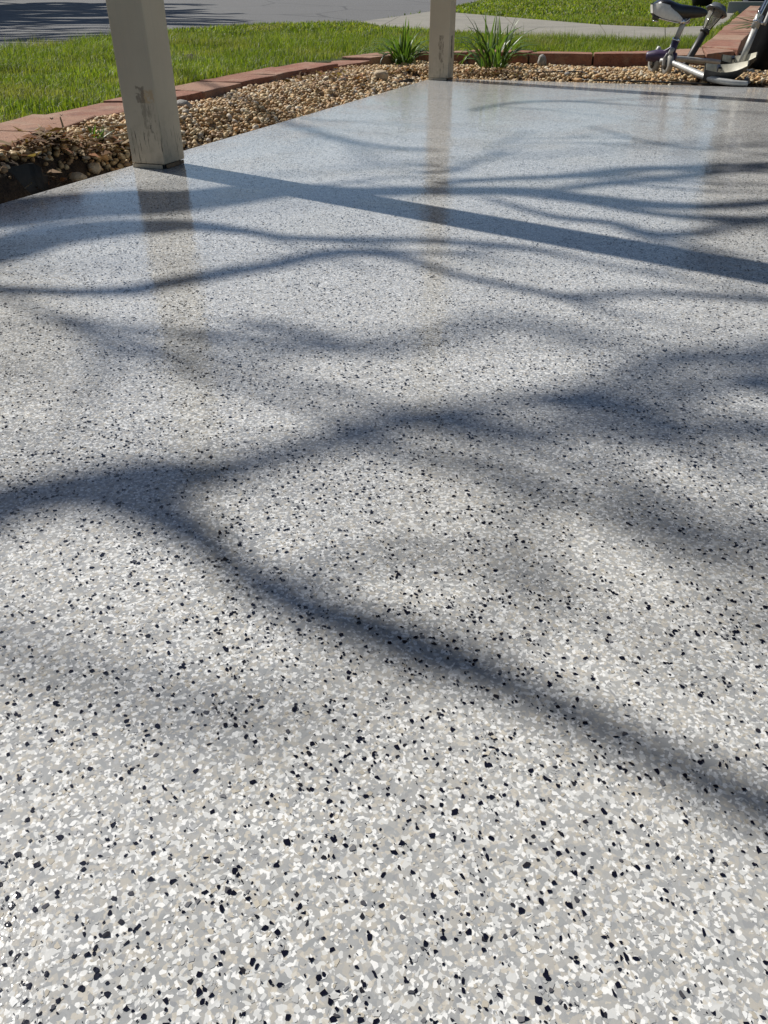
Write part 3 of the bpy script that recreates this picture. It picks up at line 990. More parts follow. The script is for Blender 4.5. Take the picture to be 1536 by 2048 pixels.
# ------------------------------------------------------------------ strap-leaved plants
def strap_leaf(base, yaw, length, width, lean, droop, mat, parent, n=7):
    d = Vector((math.cos(yaw), math.sin(yaw), 0)); s = Vector((-d.y, d.x, 0))
    V, F = [], []
    th = math.pi / 2 - lean
    p = base.copy()
    for i in range(n + 1):
        t = i / n
        w_ = width * (0.55 + 0.9 * t if t < 0.4 else 0.91 * (1 - ((t - 0.4) / 0.6) ** 1.8) + 0.02) * 0.5
        tang = d * math.cos(th) + Vector((0, 0, 1)) * math.sin(th)
        nn = tang.cross(s)
        keel = nn * (w_ * 0.45)
        V += [p - s * w_ - keel * 0.0, p + keel, p + s * w_ - keel * 0.0]
        p = p + tang * (length / n)
        th -= droop / n * (0.4 + 1.2 * t)
    for i in range(n):
        b_ = i * 3
        F += [(b_, b_ + 1, b_ + 4, b_ + 3), (b_ + 1, b_ + 2, b_ + 5, b_ + 4)]
    return mesh('leaf', V, F, mat, parent, True)

def clump(px, py, label, hgt, count, seed, dark_frac=0.15, upright=0.5, spread=0.06):
    rnd = random.Random(seed)
    g0 = P(px, py, 0.02)
    g0.z = float(bed_height(np.array([g0.x]), np.array([g0.y]))[0]) - 0.004
    t = thing('daylily_clump', g0, label, 'plant')
    for k in range(count):
        r = spread * math.sqrt(rnd.random()); a_ = rnd.uniform(0, 6.283)
        base = g0 + Vector((r * math.cos(a_), r * math.sin(a_), 0))
        yaw = a_ + rnd.uniform(-1.3, 1.3)
        up_ = rnd.random() < upright
        L = hgt * (rnd.uniform(0.75, 1.2) if up_ else rnd.uniform(0.75, 1.3))
        strap_leaf(base, yaw, L, rnd.uniform(0.011, 0.019), rnd.uniform(0.03, 0.34) if up_ else rnd.uniform(0.2, 0.95),
                   rnd.uniform(0.2, 1.1) if up_ else rnd.uniform(1.2, 2.9), M['lily_dark'] if rnd.random() < dark_frac else M['lily'], t)
    return t
clump(805, 137, 'arching clump of bright green strap leaves on the lawn side of the corner post', 0.24, 70, 3, 0.05, 0.16, 0.045)
clump(985, 140, 'tall clump of dark strap leaves with upright tips rising from the rear pebble bed', 0.29, 68, 5, 0.28, 0.24, 0.075)
# small weed by the nearer post and the leaves lying on the red run
def tuft(px, py, z, label, n, L, spread, seed, mat, flat=False, dirs=None, name='weed_tuft'):
    rnd = random.Random(seed)
    g0 = PB(px, py, -0.006)
    t = thing(name, g0, label, 'plant')
    for k in range(n):
        yaw = rnd.uniform(*dirs) if dirs else rnd.uniform(0, 6.283)
        b_ = g0 + Vector((rnd.uniform(-spread, spread), rnd.uniform(-spread, spread), 0))
        strap_leaf(b_, yaw, L * rnd.uniform(0.6, 1.1), 0.005 if not flat else rnd.uniform(0.014, 0.026), rnd.uniform(0.9, 1.35) if flat else rnd.uniform(0.3, 1.2), rnd.uniform(0.1, 0.6), mat, t)
    return t
tuft(196, 278, 0.02, 'small green weed tuft among the pebbles beside the nearer post', 14, 0.045, 0.02, 8, M['lily'])

# ------------------------------------------------------------------ loose stones
def stone(px, py, z, r, sq, mat, label, yaw=0.0, name='stone'):
    c = PB(px, py)
    v, f = ico(3)
    V = []
    for p in v:
        p = Vector(p)
        k = 1 + 0.22 * noise.noise(p * 1.4 + Vector((px, py, 0))) + 0.08 * noise.noise(p * 3.3 + Vector((py, px, 0)))
        q_ = Vector((p.x * sq[0], p.y * sq[1], p.z * sq[2])) * (r * k)
        q_ = Matrix.Rotation(yaw, 3, 'Z') @ q_
        V.append(q_)
    mz = min(q_.z for q_ in V)
    ground_z = float(bed_height(np.array([c.x]), np.array([c.y]))[0])
    base = Vector((c.x, c.y, ground_z + 0.002))
    t = mesh(name, [q_ + Vector((0, 0, -mz - 0.006)) for q_ in V], [tuple(x) for x in f], mat, None, True)
    t.location = base
    return tag(t, label, 'stone')
stone(1083, 130, 0.02, 0.034, (0.75, 0.7, 1.0), M['stone_grey'], 'upright grey stone leaning near the rear block edging', 0.3)
stone(733, 121, 0.04, 0.026, (1.0, 0.7, 0.95), M['stone_grey'], 'pointed grey stone against the edging beside the arching clump')
stone(702, 127, 0.04, 0.032, (1.2, 0.9, 0.75), M['stone_grey'], 'rounded grey brown stone against the edging left of the pointed one')
stone(762, 157, 0.0, 0.028, (1.2, 0.9, 0.9), M['stone_tan'], 'broken tan stone lying in the pebbles before the arching clump')
stone(366, 212, 0.02, 0.022, (1.3, 0.8, 0.7), M['stone_grey'], 'flat grey stone beside the upper part of the nearer post')
stone(925, 127, 0.03, 0.026, (1.5, 0.9, 0.6), M['stone_grey'], 'long pale stone between the corner post and the tall clump')
stone(1083 + 52, 148, 0.0, 0.014, (1.2, 1, 0.8), M['stone_grey'], 'small dark stone at the patio edge below the thin cable')
stone(190, 338, -0.02, 0.016, (1.1, 0.9, 0.8), M['stone_tan'], 'loose tan stone in the scraped soil along the patio edge')
stone(154, 355, -0.04, 0.017, (1.4, 1.0, 0.7), M['stone_tan'], 'half buried tan stone in the hollow by the black plastic')
ball = P(853, 112, 0.045)
V, F = lathe([(0.0015, -0.017), (0.010, -0.0135), (0.016, -0.006), (0.0172, 0.0), (0.016, 0.006), (0.010, 0.0135), (0.0015, 0.017)], 18, Vector((ball.x, ball.y, 0.040)))
tag(mesh('glass_ball', V, F, M['glass_blue'], None, True), 'small pale blue glass ball in the pebbles beside the corner post', 'ball')

# black landscape plastic sticking out of the bed
def strip(name, top, depth, mat, label, cat, thick=0.004, curl=0.0):
    """a bent sheet standing on edge: top = list of points along its upper rim"""
    V, F = [], []
    n = len(top)
    rowsn = 5
    for side in (0, 1):
        for i, p in enumerate(top):
            t = (top[min(i + 1, n - 1)] - top[max(i - 1, 0)]); t.z = 0; t.normalize()
            nrm = Vector((-t.y, t.x, 0))
            for k in range(rowsn):
                f_ = k / (rowsn - 1)
                V.append(p + Vector((0, 0, -depth[i] * f_)) + nrm * (thick * (side - 0.5) + curl * math.sin(f_ * 2.6 + i)))
    k0 = n * rowsn
    for i in range(n - 1):
        for k in range(rowsn - 1):
            a_ = i * rowsn + k
            F.append((a_, a_ + 1, a_ + rowsn + 1, a_ + rowsn))
            F.append((k0 + a_, k0 + a_ + rowsn, k0 + a_ + rowsn + 1, k0 + a_ + 1))
        a_ = i * rowsn
        F.append((a_, a_ + rowsn, k0 + a_ + rowsn, k0 + a_))
    for i in (0, n - 1):
        for k in range(rowsn - 1):
            a_ = i * rowsn + k
            F.append((a_, a_ + 1, k0 + a_ + 1, k0 + a_))
    return tag(mesh(name, V, F, mat, None, False), label, cat)
strip('plastic_edging', [P(-60, 345, 0.036), P(0, 337, 0.040), P(30, 333, 0.041), P(55, 327, 0.043), P(66, 326, 0.043), P(78, 334, 0.034), P(92, 350, 0.012)],
      [0.12, 0.12, 0.12, 0.115, 0.11, 0.10, 0.08], M['black_sheet'], 'bent black plastic edging strip standing in the scraped soil', 'edging', 0.004, 0.004)
strip('landscape_fabric', [P(782, 170, 0.004), P(800, 163, 0.010), P(818, 157, 0.016), P(828, 158, 0.010)], [0.03, 0.035, 0.035, 0.03], M['black_sheet'],
      'torn black landscape fabric poking up beside the corner post', 'fabric', 0.003, 0.006)
strip('landscape_fabric', [P(556, 232, -0.002), P(566, 227, 0.006), P(576, 226, 0.004)], [0.02, 0.025, 0.02], M['black_sheet'],
      'small scrap of black fabric at the patio edge between the posts', 'fabric', 0.003, 0.004)

# dry stems, a cable, dead leaves
def stem(pts, r, mat, label, cat, name, sides=6):
    p, rr = catmull(pts, r, 5)
    V, F = tube(p, rr, sides)
    return tag(mesh(name, V, F, mat, None, True), label, cat)
M['straw'] = simple('dry_stem', (0.26, 0.20, 0.12), 0.8, 0.3, 80)
M['cable'] = simple('cable', (0.02, 0.017, 0.014), 0.5, 0.2, 60)
M['dead_red'] = mat_leaf('dead_leaf_red', (0.16, 0.040, 0.018), (0.26, 0.075, 0.03), 0.3, 0.6)
M['dead_tan'] = mat_leaf('dead_leaf_tan', (0.24, 0.16, 0.085), (0.34, 0.24, 0.13), 0.25, 0.7)
stem([PB(178, 281, 0.006), PB(210, 276, 0.010), PB(240, 270, 0.010), PB(275, 262, 0.010)], [0.0022, 0.0026, 0.0026, 0.002], M['straw'], 'long dry stem running from the weed tuft to the nearer post', 'twig', 'dry_stem')
stem([PB(165, 252, 0.010), PB(205, 255, 0.010), PB(270, 246, 0.010)], [0.0015, 0.002, 0.0015], M['straw'], 'thin dark twig lying close along the block edging by the nearer post', 'twig', 'dry_stem')
stem([PB(1075, 144.5, 0.006), PB(1095, 144, 0.006), PB(1130, 143, 0.006), PB(1160, 143.5, 0.006), PB(1175, 147, 0.006)], [0.003] * 5, M['cable'], 'thin dark cable lying over the pebbles behind the patio', 'cable', 'cable')
stem([PB(1165, 160, 0.006), PB(1240, 161.5, 0.006), PB(1330, 164.5, 0.006), PB(1420, 168, 0.006)], [0.004] * 4, M['cable'], 'black edging cord along the back edge of the patio', 'cord', 'edging_cord')
stem([PB(516, 232, 0.006), PB(520, 240, 0.006), PB(528, 247, 0.006), PB(540, 240, 0.006)], [0.002] * 4, M['straw'], 'curled pale stem at the patio edge between the posts', 'twig', 'dry_stem')
stem([PB(129, 272), PB(129, 272) + Vector((0.001, 0, 0.022)), PB(129, 272) + Vector((-0.002, 0.002, 0.045))], [0.003, 0.0028, 0.002], M['straw'], 'cut upright stalk poking out of the near pebbles', 'twig', 'dry_stem')
stem([P(76, 249, 0.079), P(82, 255, 0.083), P(92, 256, 0.081)], [0.0012] * 3, M['straw'], 'curved hair thin stalk hanging over the edging block', 'twig', 'dry_stem')
def dead_leaf(px, py, z, L, wd, yaw, curl, mat, label):
    c = PB(px, py) if z < 0.06 else P(px, py, 0.081)
    V, F = [], []
    n = 6
    for i in range(n + 1):
        t = i / n
        w_ = wd * math.sin(math.pi * min(1, 0.06 + t * 0.92)) * 0.5
        zz = curl * (t - 0.5) ** 2 * 4
        for s in (-1, 0, 1):
            V.append(Vector(((t - 0.5) * L, s * w_, zz + abs(s) * w_ * 0.5 + 0.001)))
    for i in range(n):
        b_ = i * 3
        F += [(b_, b_ + 1, b_ + 4, b_ + 3), (b_ + 1, b_ + 2, b_ + 5, b_ + 4)]
    R3 = Matrix.Rotation(yaw, 3, 'Z')
    V = [R3 @ v for v in V]
    o = mesh('dead_leaf', V, F, mat, None, True)
    o.location = (c.x, c.y, c.z + (0.003 if z < 0.06 else -0.0005))
    return tag(o, label, 'leaf')
dead_leaf(88, 280, 0.03, 0.06, 0.035, 0.6, 0.015, M['dead_red'], 'curled rust red dead leaf among the near pebbles')
dead_leaf(122, 278, 0.03, 0.045, 0.024, -0.5, 0.012, M['dead_red'], 'small rust red dead leaf next to the cut stalk')
dead_leaf(112, 276, 0.034, 0.035, 0.012, 0.1, 0.004, M['print'], 'white paper scrap lying on the rust red leaves')
dead_leaf(60, 318, 0.0, 0.06, 0.035, 0.2, 0.012, M['dead_tan'], 'yellowed dead leaf lying behind the bent black plastic')
dead_leaf(60, 271, 0.035, 0.07, 0.03, 0.4, 0.018, M['dead_tan'], 'long tan dead leaf against the front of the edging block')
dead_leaf(645, 150, 0.04, 0.06, 0.03, 0.2, 0.015, M['dead_tan'], 'crumpled tan dead leaf by the edging between the posts')
dead_leaf(680, 153, 0.036, 0.055, 0.03, 1.2, 0.015, M['dead_tan'], 'tan dead leaf in the pebbles before the rounded grey stone')
dead_leaf(104, 240, 0.066, 0.012, 0.010, 1.2, 0.006, M['bark'], 'dark crumb of bark lying on the red edging block')
dead_leaf(123, 232, 0.066, 0.011, 0.008, 0.2, 0.006, M['bark'], 'smaller dark crumb of bark on the same red block')
# crumbs of plant litter: nobody could count it
def litter():
    V, F, C = [], [], []
    rnd = random.Random(4)
    spots = [(100, 284, 42, 9, 150), (60, 294, 60, 12, 90), (650, 152, 60, 8, 150), (180, 300, 60, 18, 110), (985, 148, 60, 6, 140), (800, 143, 45, 5, 60), (620, 172, 90, 14, 60), (110, 372, 50, 12, 40), (375, 118, 0, 0, 0)]
    for (cx, cy, sx, sy, n) in spots:
        for _ in range(n):
            x, y = rnd.gauss(cx, sx * 0.6), rnd.gauss(cy, sy * 0.6)
            p = PB(x, y)
            if not pip(bed_poly, np.array([p.x]), np.array([p.y]))[0]: continue
            p.z = float(bed_height(np.array([p.x]), np.array([p.y]))[0]) + rnd.uniform(0.008, 0.022)
            L = rnd.uniform(0.015, 0.06); yaw = rnd.uniform(0, 6.28); w_ = rnd.uniform(0.001, 0.003) if rnd.random() < 0.7 else rnd.uniform(0.005, 0.010)
            d = Vector((math.cos(yaw), math.sin(yaw), rnd.uniform(-0.25, 0.35))); s = Vector((-d.y, d.x, rnd.uniform(-.5, .5))) * w_
            o_ = len(V)
            m_ = p + d * (L * 0.5) + Vector((0, 0, rnd.uniform(0, 0.008)))
            V += [p - s, p + s, m_ + s, m_ - s, p + d * L]
            F += [(o_, o_ + 1, o_ + 2, o_ + 3), (o_ + 3, o_ + 2, o_ + 4)]
            c = rnd.choice([(0.22, 0.14, 0.08), (0.15, 0.085, 0.045), (0.30, 0.22, 0.13), (0.09, 0.05, 0.03), (0.24, 0.11, 0.05)])
            C += [c] * 5
    L_ = np.array([i for f in F for i in f]); tot = np.array([len(f) for f in F]); st = np.concatenate([[0], np.cumsum(tot)[:-1]])
    o = np_mesh('plant_litter', np.array([tuple(v) for v in V]), L_, st, tot, M['litter'], None, np.array(C))
    tag(o, 'dry brown plant litter scattered over the pebble bed', 'litter', kind='stuff')
litter()
# bare worn spot in the lawn
def mound(px, py, rx, ry, h, label):
    c = PT(px, py)
    V, F = [], []
    n, m_ = 16, 6
    for i in range(m_ + 1):
        r = i / m_
        for k in range(n):
            a_ = 2 * math.pi * k / n
            x = c.x + rx * r * math.cos(a_); y = c.y + ry * r * math.sin(a_)
            V.append(Vector((x, y, float(land(y)) + 0.004 + (h * (1 - r * r)) * (0.7 + 0.6 * noise.noise((x * 30, y * 30, 0))) - 0.012 * r)))
    for i in range(m_):
        for k in range(n):
            k2 = (k + 1) % n
            F.append((i * n + k, i * n + k2, (i + 1) * n + k2, (i + 1) * n + k))
    return tag(mesh('soil_mound', V, F, M['soil'], None, True), label, 'soil')
mound(378, 120, 0.12, 0.20, 0.028, 'worn brown patch of soil showing in the lawn behind the nearer post')

# ------------------------------------------------------------------ solar path lamp
lb = PY(1362, 140, 5.05); lb.z = float(bed_height(np.array([lb.x]), np.array([lb.y]))[0]) - 0.02
lt = PY(1440, 11, 5.12)
lax = (lt - lb).normalized()
rot = lax.to_track_quat('Z', 'Y').to_matrix()
LL = (lt - lb).length
lamp = thing('path_lamp', lb, 'leaning dark solar path lamp with flat cap and clear tapered lens beside the red blocks', 'lamp')
mesh('stake', *lathe([(0.004, -0.05), (0.018, 0.0), (0.019, LL * 0.3), (0.021, LL * 0.615)], 14, lb, rot), M['lamp_dark'], lamp, True)
mesh('collar', *lathe([(0.022, LL * 0.60), (0.028, LL * 0.612), (0.028, LL * 0.632), (0.020, LL * 0.655)], 18, lb, rot), M['lamp_dark'], lamp, True)
mesh('lens', *lathe([(0.019, LL * 0.648), (0.044, LL * 0.90), (0.040, LL * 0.90), (0.016, LL * 0.655)], 24, lb, rot, False), M['lens'], lamp, True)
for k in range(4):
    a_ = k * math.pi / 2 + 0.5
    p0 = lb + rot @ Vector((0.0195 * math.cos(a_), 0.0195 * math.sin(a_), LL * 0.648)); p1 = lb + rot @ Vector((0.0465 * math.cos(a_), 0.0465 * math.sin(a_), LL * 0.90))
    mesh('rib', *tube([p0, p1], [0.0028, 0.0032], 6), M['lamp_dark'], lamp, True)
cp = mesh('cap', *lathe([(0.046, LL * 0.895), (0.063, LL * 0.90), (0.065, LL * 0.915), (0.060, LL * 0.930), (0.047, LL * 0.970), (0.044, LL * 0.988), (0.034, LL * 0.992)], 8, lb, rot), M['lamp_cap'], lamp, True)
mesh('solar_panel', *lathe([(0.030, LL * 0.9925), (0.0295, LL * 0.996)], 4, lb, rot), M['saddle_black'], cp)

# ------------------------------------------------------------------ seated scooter behind the patio edge
sc0 = PY(1345, 120, 4.86); sc0.z = 0.0
sc = thing('seated_scooter', sc0, 'grey and purple seated scooter with black saddle and two foot trays on pebbles', 'scooter')
def bar(name, pts, rad, mat, parent=sc, sides=8, flat=1.0, smooth=True, n=5):
    p, r = catmull(pts, rad, n) if len(pts) > 2 else (pts, rad)
    V, F = tube(p, r, sides, True, flat)
    return mesh(name, V, F, mat, parent, smooth)
# purple hub and neck
hub = bar('hub', [PY(1293, 113, 4.90), PY(1312, 112, 4.88), PY(1335, 113, 4.86), PY(1352, 116, 4.84)], [0.022, 0.030, 0.031, 0.022], M['purple'], sides=10)
bar('stay', [PY(1312, 110, 4.88), PY(1330, 104, 4.86), PY(1344, 95, 4.85)], [0.014, 0.012, 0.010], M['purple'])
# seat tube: purple sleeve below, grey above
bar('seat_tube', [PY(1337, 122, 4.86), PY(1352, 78, 4.85)], [0.019, 0.0185], M['grey_metal'], sides=12)
bar('tube_sleeve', [PY(1341.5, 113, 4.842), PY(1352, 82, 4.836)], [0.0175, 0.017], M['purple'], sides=12)
bar('seat_post', [PY(1352, 80, 4.85), PY(1371, 36, 4.84)], [0.0145, 0.014], M['grey_metal'], sides=12)
bar('clamp_band', [PY(1351, 83, 4.85), PY(1353.6, 77, 4.85)], [0.022, 0.022], M['chrome'], sides=12)
# saddle, lofted along its length (rear at the left, nose at the right)
def saddle():
    Ys = 4.85
    st = [ # px x, top y, bottom y, half width (m)
        (1304, 16, 27, 0.018), (1309, 4, 30, 0.050), (1318, -3, 33, 0.074), (1332, -2, 38, 0.078), (1346, 4, 40, 0.066), (1358, 8, 40, 0.050),
        (1372, 10, 39, 0.036), (1388, 12, 37, 0.027), (1402, 15, 35, 0.022), (1411, 19, 33, 0.017), (1414.5, 24, 29, 0.008)]
    V, F = [], []
    K = 14
    for (px, ty, by, hw) in st:
        t_, b_ = PY(px, ty, Ys), PY(px, by, Ys)
        c = (t_ + b_) / 2; hh = (t_.z - b_.z) / 2
        for k in range(K):
            a_ = 2 * math.pi * k / K
            ca, sa = math.cos(a_), math.sin(a_)
            ex = 0.75
            V.append(c + Vector((0, math.copysign(abs(ca) ** ex, ca) * hw, math.copysign(abs(sa) ** ex, sa) * hh)))
    n = len(st)
    for i in range(n - 1):
        for k in range(K):
            k2 = (k + 1) % K
            F.append((i * K + k, (i + 1) * K + k, (i + 1) * K + k2, i * K + k2))
    F.append(tuple(range(K))); F.append(tuple(reversed(range((n - 1) * K, n * K))))
    o = mesh('saddle', V, F, M['saddle_black'], sc, True)
    # silver side shell over the rear half
    V2, F2 = [], []
    rows_ = [(1303.2, 9, 26, 0.021), (1308.5, 6, 31, 0.0535), (1318, 6, 36, 0.0775), (1332, 10, 40, 0.0815), (1345, 20, 42, 0.070), (1352, 28, 43.5, 0.060), (1360, 36, 44, 0.048)]
    m_ = 5
    for side in (-1, 1):
        off = len(V2)
        for (px, ty, by, hw) in rows_:
            t_, b_ = PY(px, ty, Ys), PY(px, by, Ys)
            for j in range(m_):
                f_ = j / (m_ - 1)
                p = t_.lerp(b_, f_)
                V2.append(p + Vector((0, side * hw * (0.90 + 0.12 * math.sin(f_ * math.pi)), 0)))
        for i in range(len(rows_) - 1):
            for j in range(m_ - 1):
                a_ = off + i * m_ + j
                F2.append((a_, a_ + 1, a_ + m_ + 1, a_ + m_))
    for j in range(m_ - 1):
        F2.append((j, j + 1, len(rows_) * m_ + j + 1, len(rows_) * m_ + j))
    mesh('side_shell', V2, F2, M['saddle_silver'], o, True)
    mesh('reflector', *lathe([(0.010, 0), (0.019, 0.006), (0.021, 0.022), (0.016, 0.034)], 14, PY(1311, 40, 4.85)), M['dark_plastic'], o, True)
    mesh('reflector_rim', *lathe([(0.012, -0.006), (0.017, -0.003), (0.015, 0.001)], 14, PY(1311, 41, 4.85)), M['chrome'], o, True)
    bar('rail', [PY(1318, 36, 4.82), PY(1345, 43, 4.82), PY(1366, 45, 4.82), PY(1380, 37, 4.83)], [0.0045] * 4, M['chrome'], o)
    bar('rail', [PY(1318, 36, 4.88), PY(1345, 43, 4.88), PY(1366, 45, 4.88), PY(1380, 37, 4.87)], [0.0045] * 4, M['chrome'], o)
    bar('saddle_clamp', [PY(1362, 43, 4.80), PY(1376, 43, 4.90)], [0.012, 0.012], M['chrome'], o)
saddle()
# arms
ny_, fy_ = 4.62, 5.06
bar('arm', [PY(1322, 122, 4.84), PY(1345, 126, 4.78), PY(1385, 143, 4.60), PY(1420, 156.5, 4.46), PY(1462, 165.5, 4.385), PY(1494, 168, 4.37)], [0.018, 0.021, 0.022, 0.021, 0.019, 0.017], M['grey_metal'], sides=10, flat=0.75)
bar('arm', [PY(1336, 119, 4.88), PY(1352, 117, 4.98), PY(1395, 121, 5.04), PY(1435, 125, 5.02), PY(1470, 134, 4.98), PY(1500, 146, 4.92)], [0.016, 0.018, 0.019, 0.019, 0.019, 0.018], M['grey_metal'], sides=10, flat=0.75)
bar('cross_bar', [PY(1490, 167, 4.385), PY(1500, 150, 4.72), PY(1503, 143, 4.90)], [0.016, 0.017, 0.016], M['dark_plastic'])
# casters
def caster(px, py, Y, tilt):
    c = PY(px, py, Y); r = 0.047
    ax = Vector((math.cos(tilt), math.sin(tilt), 0))
    q_ = ax.to_track_quat('Z', 'Y').to_matrix()
    c.z = max(c.z, r + 0.022)
    w_ = mesh('wheel', *lathe([(r * 0.55, -0.012), (r * 0.9, -0.013), (r, -0.007), (r, 0.007), (r * 0.9, 0.013), (r * 0.55, 0.012)], 20, c, q_), M['grey_plastic'], sc, True)
    mesh('wheel_hub', *lathe([(r * 0.25, -0.0155), (r * 0.5, -0.0135), (r * 0.5, 0.0135), (r * 0.25, 0.0155)], 14, c, q_), M['dark_plastic'], w_, True)
    for s in (-1, 1):
        p0 = c + ax * (0.021 * s); top_ = c + Vector((0, 0, 0.052)) + ax * (0.012 * s)
        bar('fork', [p0 - Vector((0, 0, 0.006)), p0 + Vector((0, 0, 0.03)), top_], [0.009, 0.009, 0.010], M['grey_metal'], sc, 8, 0.5)
    bar('fork_stem', [c + Vector((0, 0, 0.045)), c + Vector((0.012, -0.01, 0.078))], [0.012, 0.012], M['grey_metal'])
caster(1306, 141, 4.90, 0.25)
caster(1331, 150, 4.80, 0.15)
# foot trays: open boat-shaped shells
def tray(x0, y0, x1, y1, Y, dep, wid):
    """rim runs from the heel (x0,y0) to the toe (x1,y1) at distance Y"""
    h0, h1 = PY(x0, y0, Y), PY(x1, y1, Y - 0.06)
    ax = (h1 - h0); L = ax.length; ax.normalize()
    sd = Vector((-ax.y, ax.x, 0)).normalized(); up_ = Vector((0, 0, 1))
    ns, K = 9, 9
    def shell(inset, lift, closed):
        V, F = [], []
        for i in range(ns):
            t = i / (ns - 1)
            hw = wid * 0.5 * (0.86 + 0.3 * math.sin(math.pi * min(1, t * 1.1))) * (1.0 if t < 0.7 else 1 - 0.75 * ((t - 0.7) / 0.3) ** 2) - inset
            dp = dep * (1.0 if t < 0.55 else 1 - 0.72 * ((t - 0.55) / 0.45) ** 1.6) - lift
            c = h0 + ax * (L * (inset / L + t * (1 - 2 * inset / L)))
            rise = 0.012 * (2 * t - 1) ** 2
            for k in range(K):
                u = k / (K - 1) * 2 - 1
                prof = 1 - abs(u) ** 5
                V.append(c + sd * (hw * (0.80 + 0.2 * abs(u)) * u) + up_ * (rise - dp * prof + 0.011 * u - 0.006 * math.sin(math.pi * t) * (u < 0)))
        for i in range(ns - 1):
            for k in range(K - 1):
                a_ = i * K + k
                F.append((a_, a_ + K, a_ + K + 1, a_ + 1))
        F.append(tuple(range(K))); F.append(tuple(reversed(range((ns - 1) * K, ns * K))))
        return V, F
    o = mesh('foot_tray', *shell(0.0, 0.0, True), M['dark_plastic'], sc, True)
    mesh('tray_liner', *shell(0.006, 0.010, True), M['cream_plastic'], o, True)
    for t in (0.34,):
        p = h0 + ax * (L * t)
        V, F = tube([p - sd * (wid * 0.52) + up_ * 0.004, p - sd * 0.01 - up_ * (dep * 0.25), p + sd * (wid * 0.5) + up_ * 0.008], [0.010] * 3, 6, True, 0.5)
        mesh('strap', V, F, M['saddle_black'], o)
    return o
tray(1409, 138, 1497, 132, 4.50, 0.058, 0.12)
tray(1442, 120, 1514, 114, 4.80, 0.058, 0.12)
# steering column leaning off to the right
pole0, pole1 = PY(1481, 128, 4.80), PY(1512, 52, 4.84)
bar('column', [pole0, pole1], [0.016, 0.016], M['grey_metal'], sides=12)
bar('column_clamp', [PY(1509, 56, 4.84), PY(1520, 30, 4.845)], [0.021, 0.021], M['grey_metal'], sides=12)
bar('clamp_lever', [PY(1506, 42, 4.80), PY(1514, 41, 4.80), PY(1519, 22, 4.80)], [0.006, 0.007, 0.006], M['chrome'])
bar('clamp_bolt', [PY(1524, 46, 4.78), PY(1524, 46, 4.90)], [0.008, 0.008], M['chrome'])
bar('handle_tube', [PY(1518, 34, 4.845), PY(1540, -12, 4.86), PY(1580, -110, 4.90)], [0.011, 0.011, 0.011], M['chrome'], sides=10)
bar('handle_tube', [PY(1528, 50, 4.90), PY(1546, 8, 4.92), PY(1590, -100, 4.95)], [0.010, 0.010, 0.010], M['grey_metal'], sides=10)
bar('handlebar', [PY(1560, -112, 4.80), PY(1588, -108, 4.93), PY(1612, -104, 5.06)], [0.014, 0.013, 0.014], M['saddle_black'], sides=10)

# ------------------------------------------------------------------ black sack with white print, right of the scooter
sk = PY(1560, 148, 5.02); sk.z = float(bed_height(np.array([sk.x]), np.array([sk.y]))[0]) - 0.004
sack = thing('plastic_sack', sk, 'full black plastic sack with white print standing on pebbles behind the scooter', 'sack')
def sack_mesh():
    prof = [(0.05, 0.0), (0.165, 0.004), (0.19, 0.04), (0.195, 0.12), (0.188, 0.22), (0.185, 0.30), (0.165, 0.36), (0.11, 0.40), (0.05, 0.415)]
    K = 36
    V, F = [], []
    for r, z in prof:
        for k in range(K):
            a_ = 2 * math.pi * k / K
            p = Vector((math.cos(a_) * r * 1.05, math.sin(a_) * r * 0.8, z))
            w_ = noise.noise(Vector((math.cos(a_) * 2.2, math.sin(a_) * 2.2, z * 9))) * 0.022 + noise.noise(Vector((math.cos(a_) * 6, math.sin(a_) * 6, z * 25))) * 0.008
            p.x += w_ * math.cos(a_); p.y += w_ * math.sin(a_)
            V.append(sk + p)
    n = len(prof)
    for i in range(n - 1):
        for k in range(K):
            F.append((i * K + k, i * K + (k + 1) % K, (i + 1) * K + (k + 1) % K, (i + 1) * K + k))
    F.append(tuple(reversed(range(K)))); F.append(tuple(range((n - 1) * K, n * K)))
    mesh('bag', V, F, M['black_plastic'], sack, True)
    # rows of small white print on the side facing the patio
    Vp, Fp = [], []
    rnd = random.Random(2)
    for row in range(5):
        z = 0.115 + row * 0.026
        th = math.radians(-122) + 0.10 * (row == 0) + 0.02 * row
        while th < math.radians(-62):
            w_ = rnd.uniform(0.03, 0.09)
            hh = 0.015 if row in (0, 4) else 0.010
            o_ = len(Vp)
            for tt, zz in ((th, z), (th + w_, z), (th + w_, z + hh), (th, z + hh)):
                r = 0.192
                c_, s_ = math.cos(tt), math.sin(tt)
                wv = noise.noise(Vector((c_ * 2.2, s_ * 2.2, zz * 9))) * 0.022 + noise.noise(Vector((c_ * 6, s_ * 6, zz * 25))) * 0.008
                Vp.append(sk + Vector((c_ * (r * 1.05 + wv + 0.006), s_ * (r * 0.8 + wv + 0.006), zz)))
            Fp.append((o_, o_ + 1, o_ + 2, o_ + 3))
            th += w_ + rnd.uniform(0.015, 0.035)
    mesh('print', Vp, Fp, M['print'], sack)
sack_mesh()
# long leaves lying over the red run
lf = P(1502, 60, 0.15)
tl = thing('potted_plant', lf, 'dark strap leaves flopping over the red block run beside the scooter column', 'plant')
rnd = random.Random(21)
for k in range(16):
    b_ = P(1520 + rnd.uniform(-6, 14), 38 + rnd.uniform(-6, 14), 0.20)
    strap_leaf(b_, math.pi + rnd.uniform(-0.6, 0.5), rnd.uniform(0.20, 0.36), rnd.uniform(0.014, 0.024), rnd.uniform(1.3, 1.75), rnd.uniform(0.1, 0.5), M['lily_dark'] if k % 3 else M['lily'], tl)

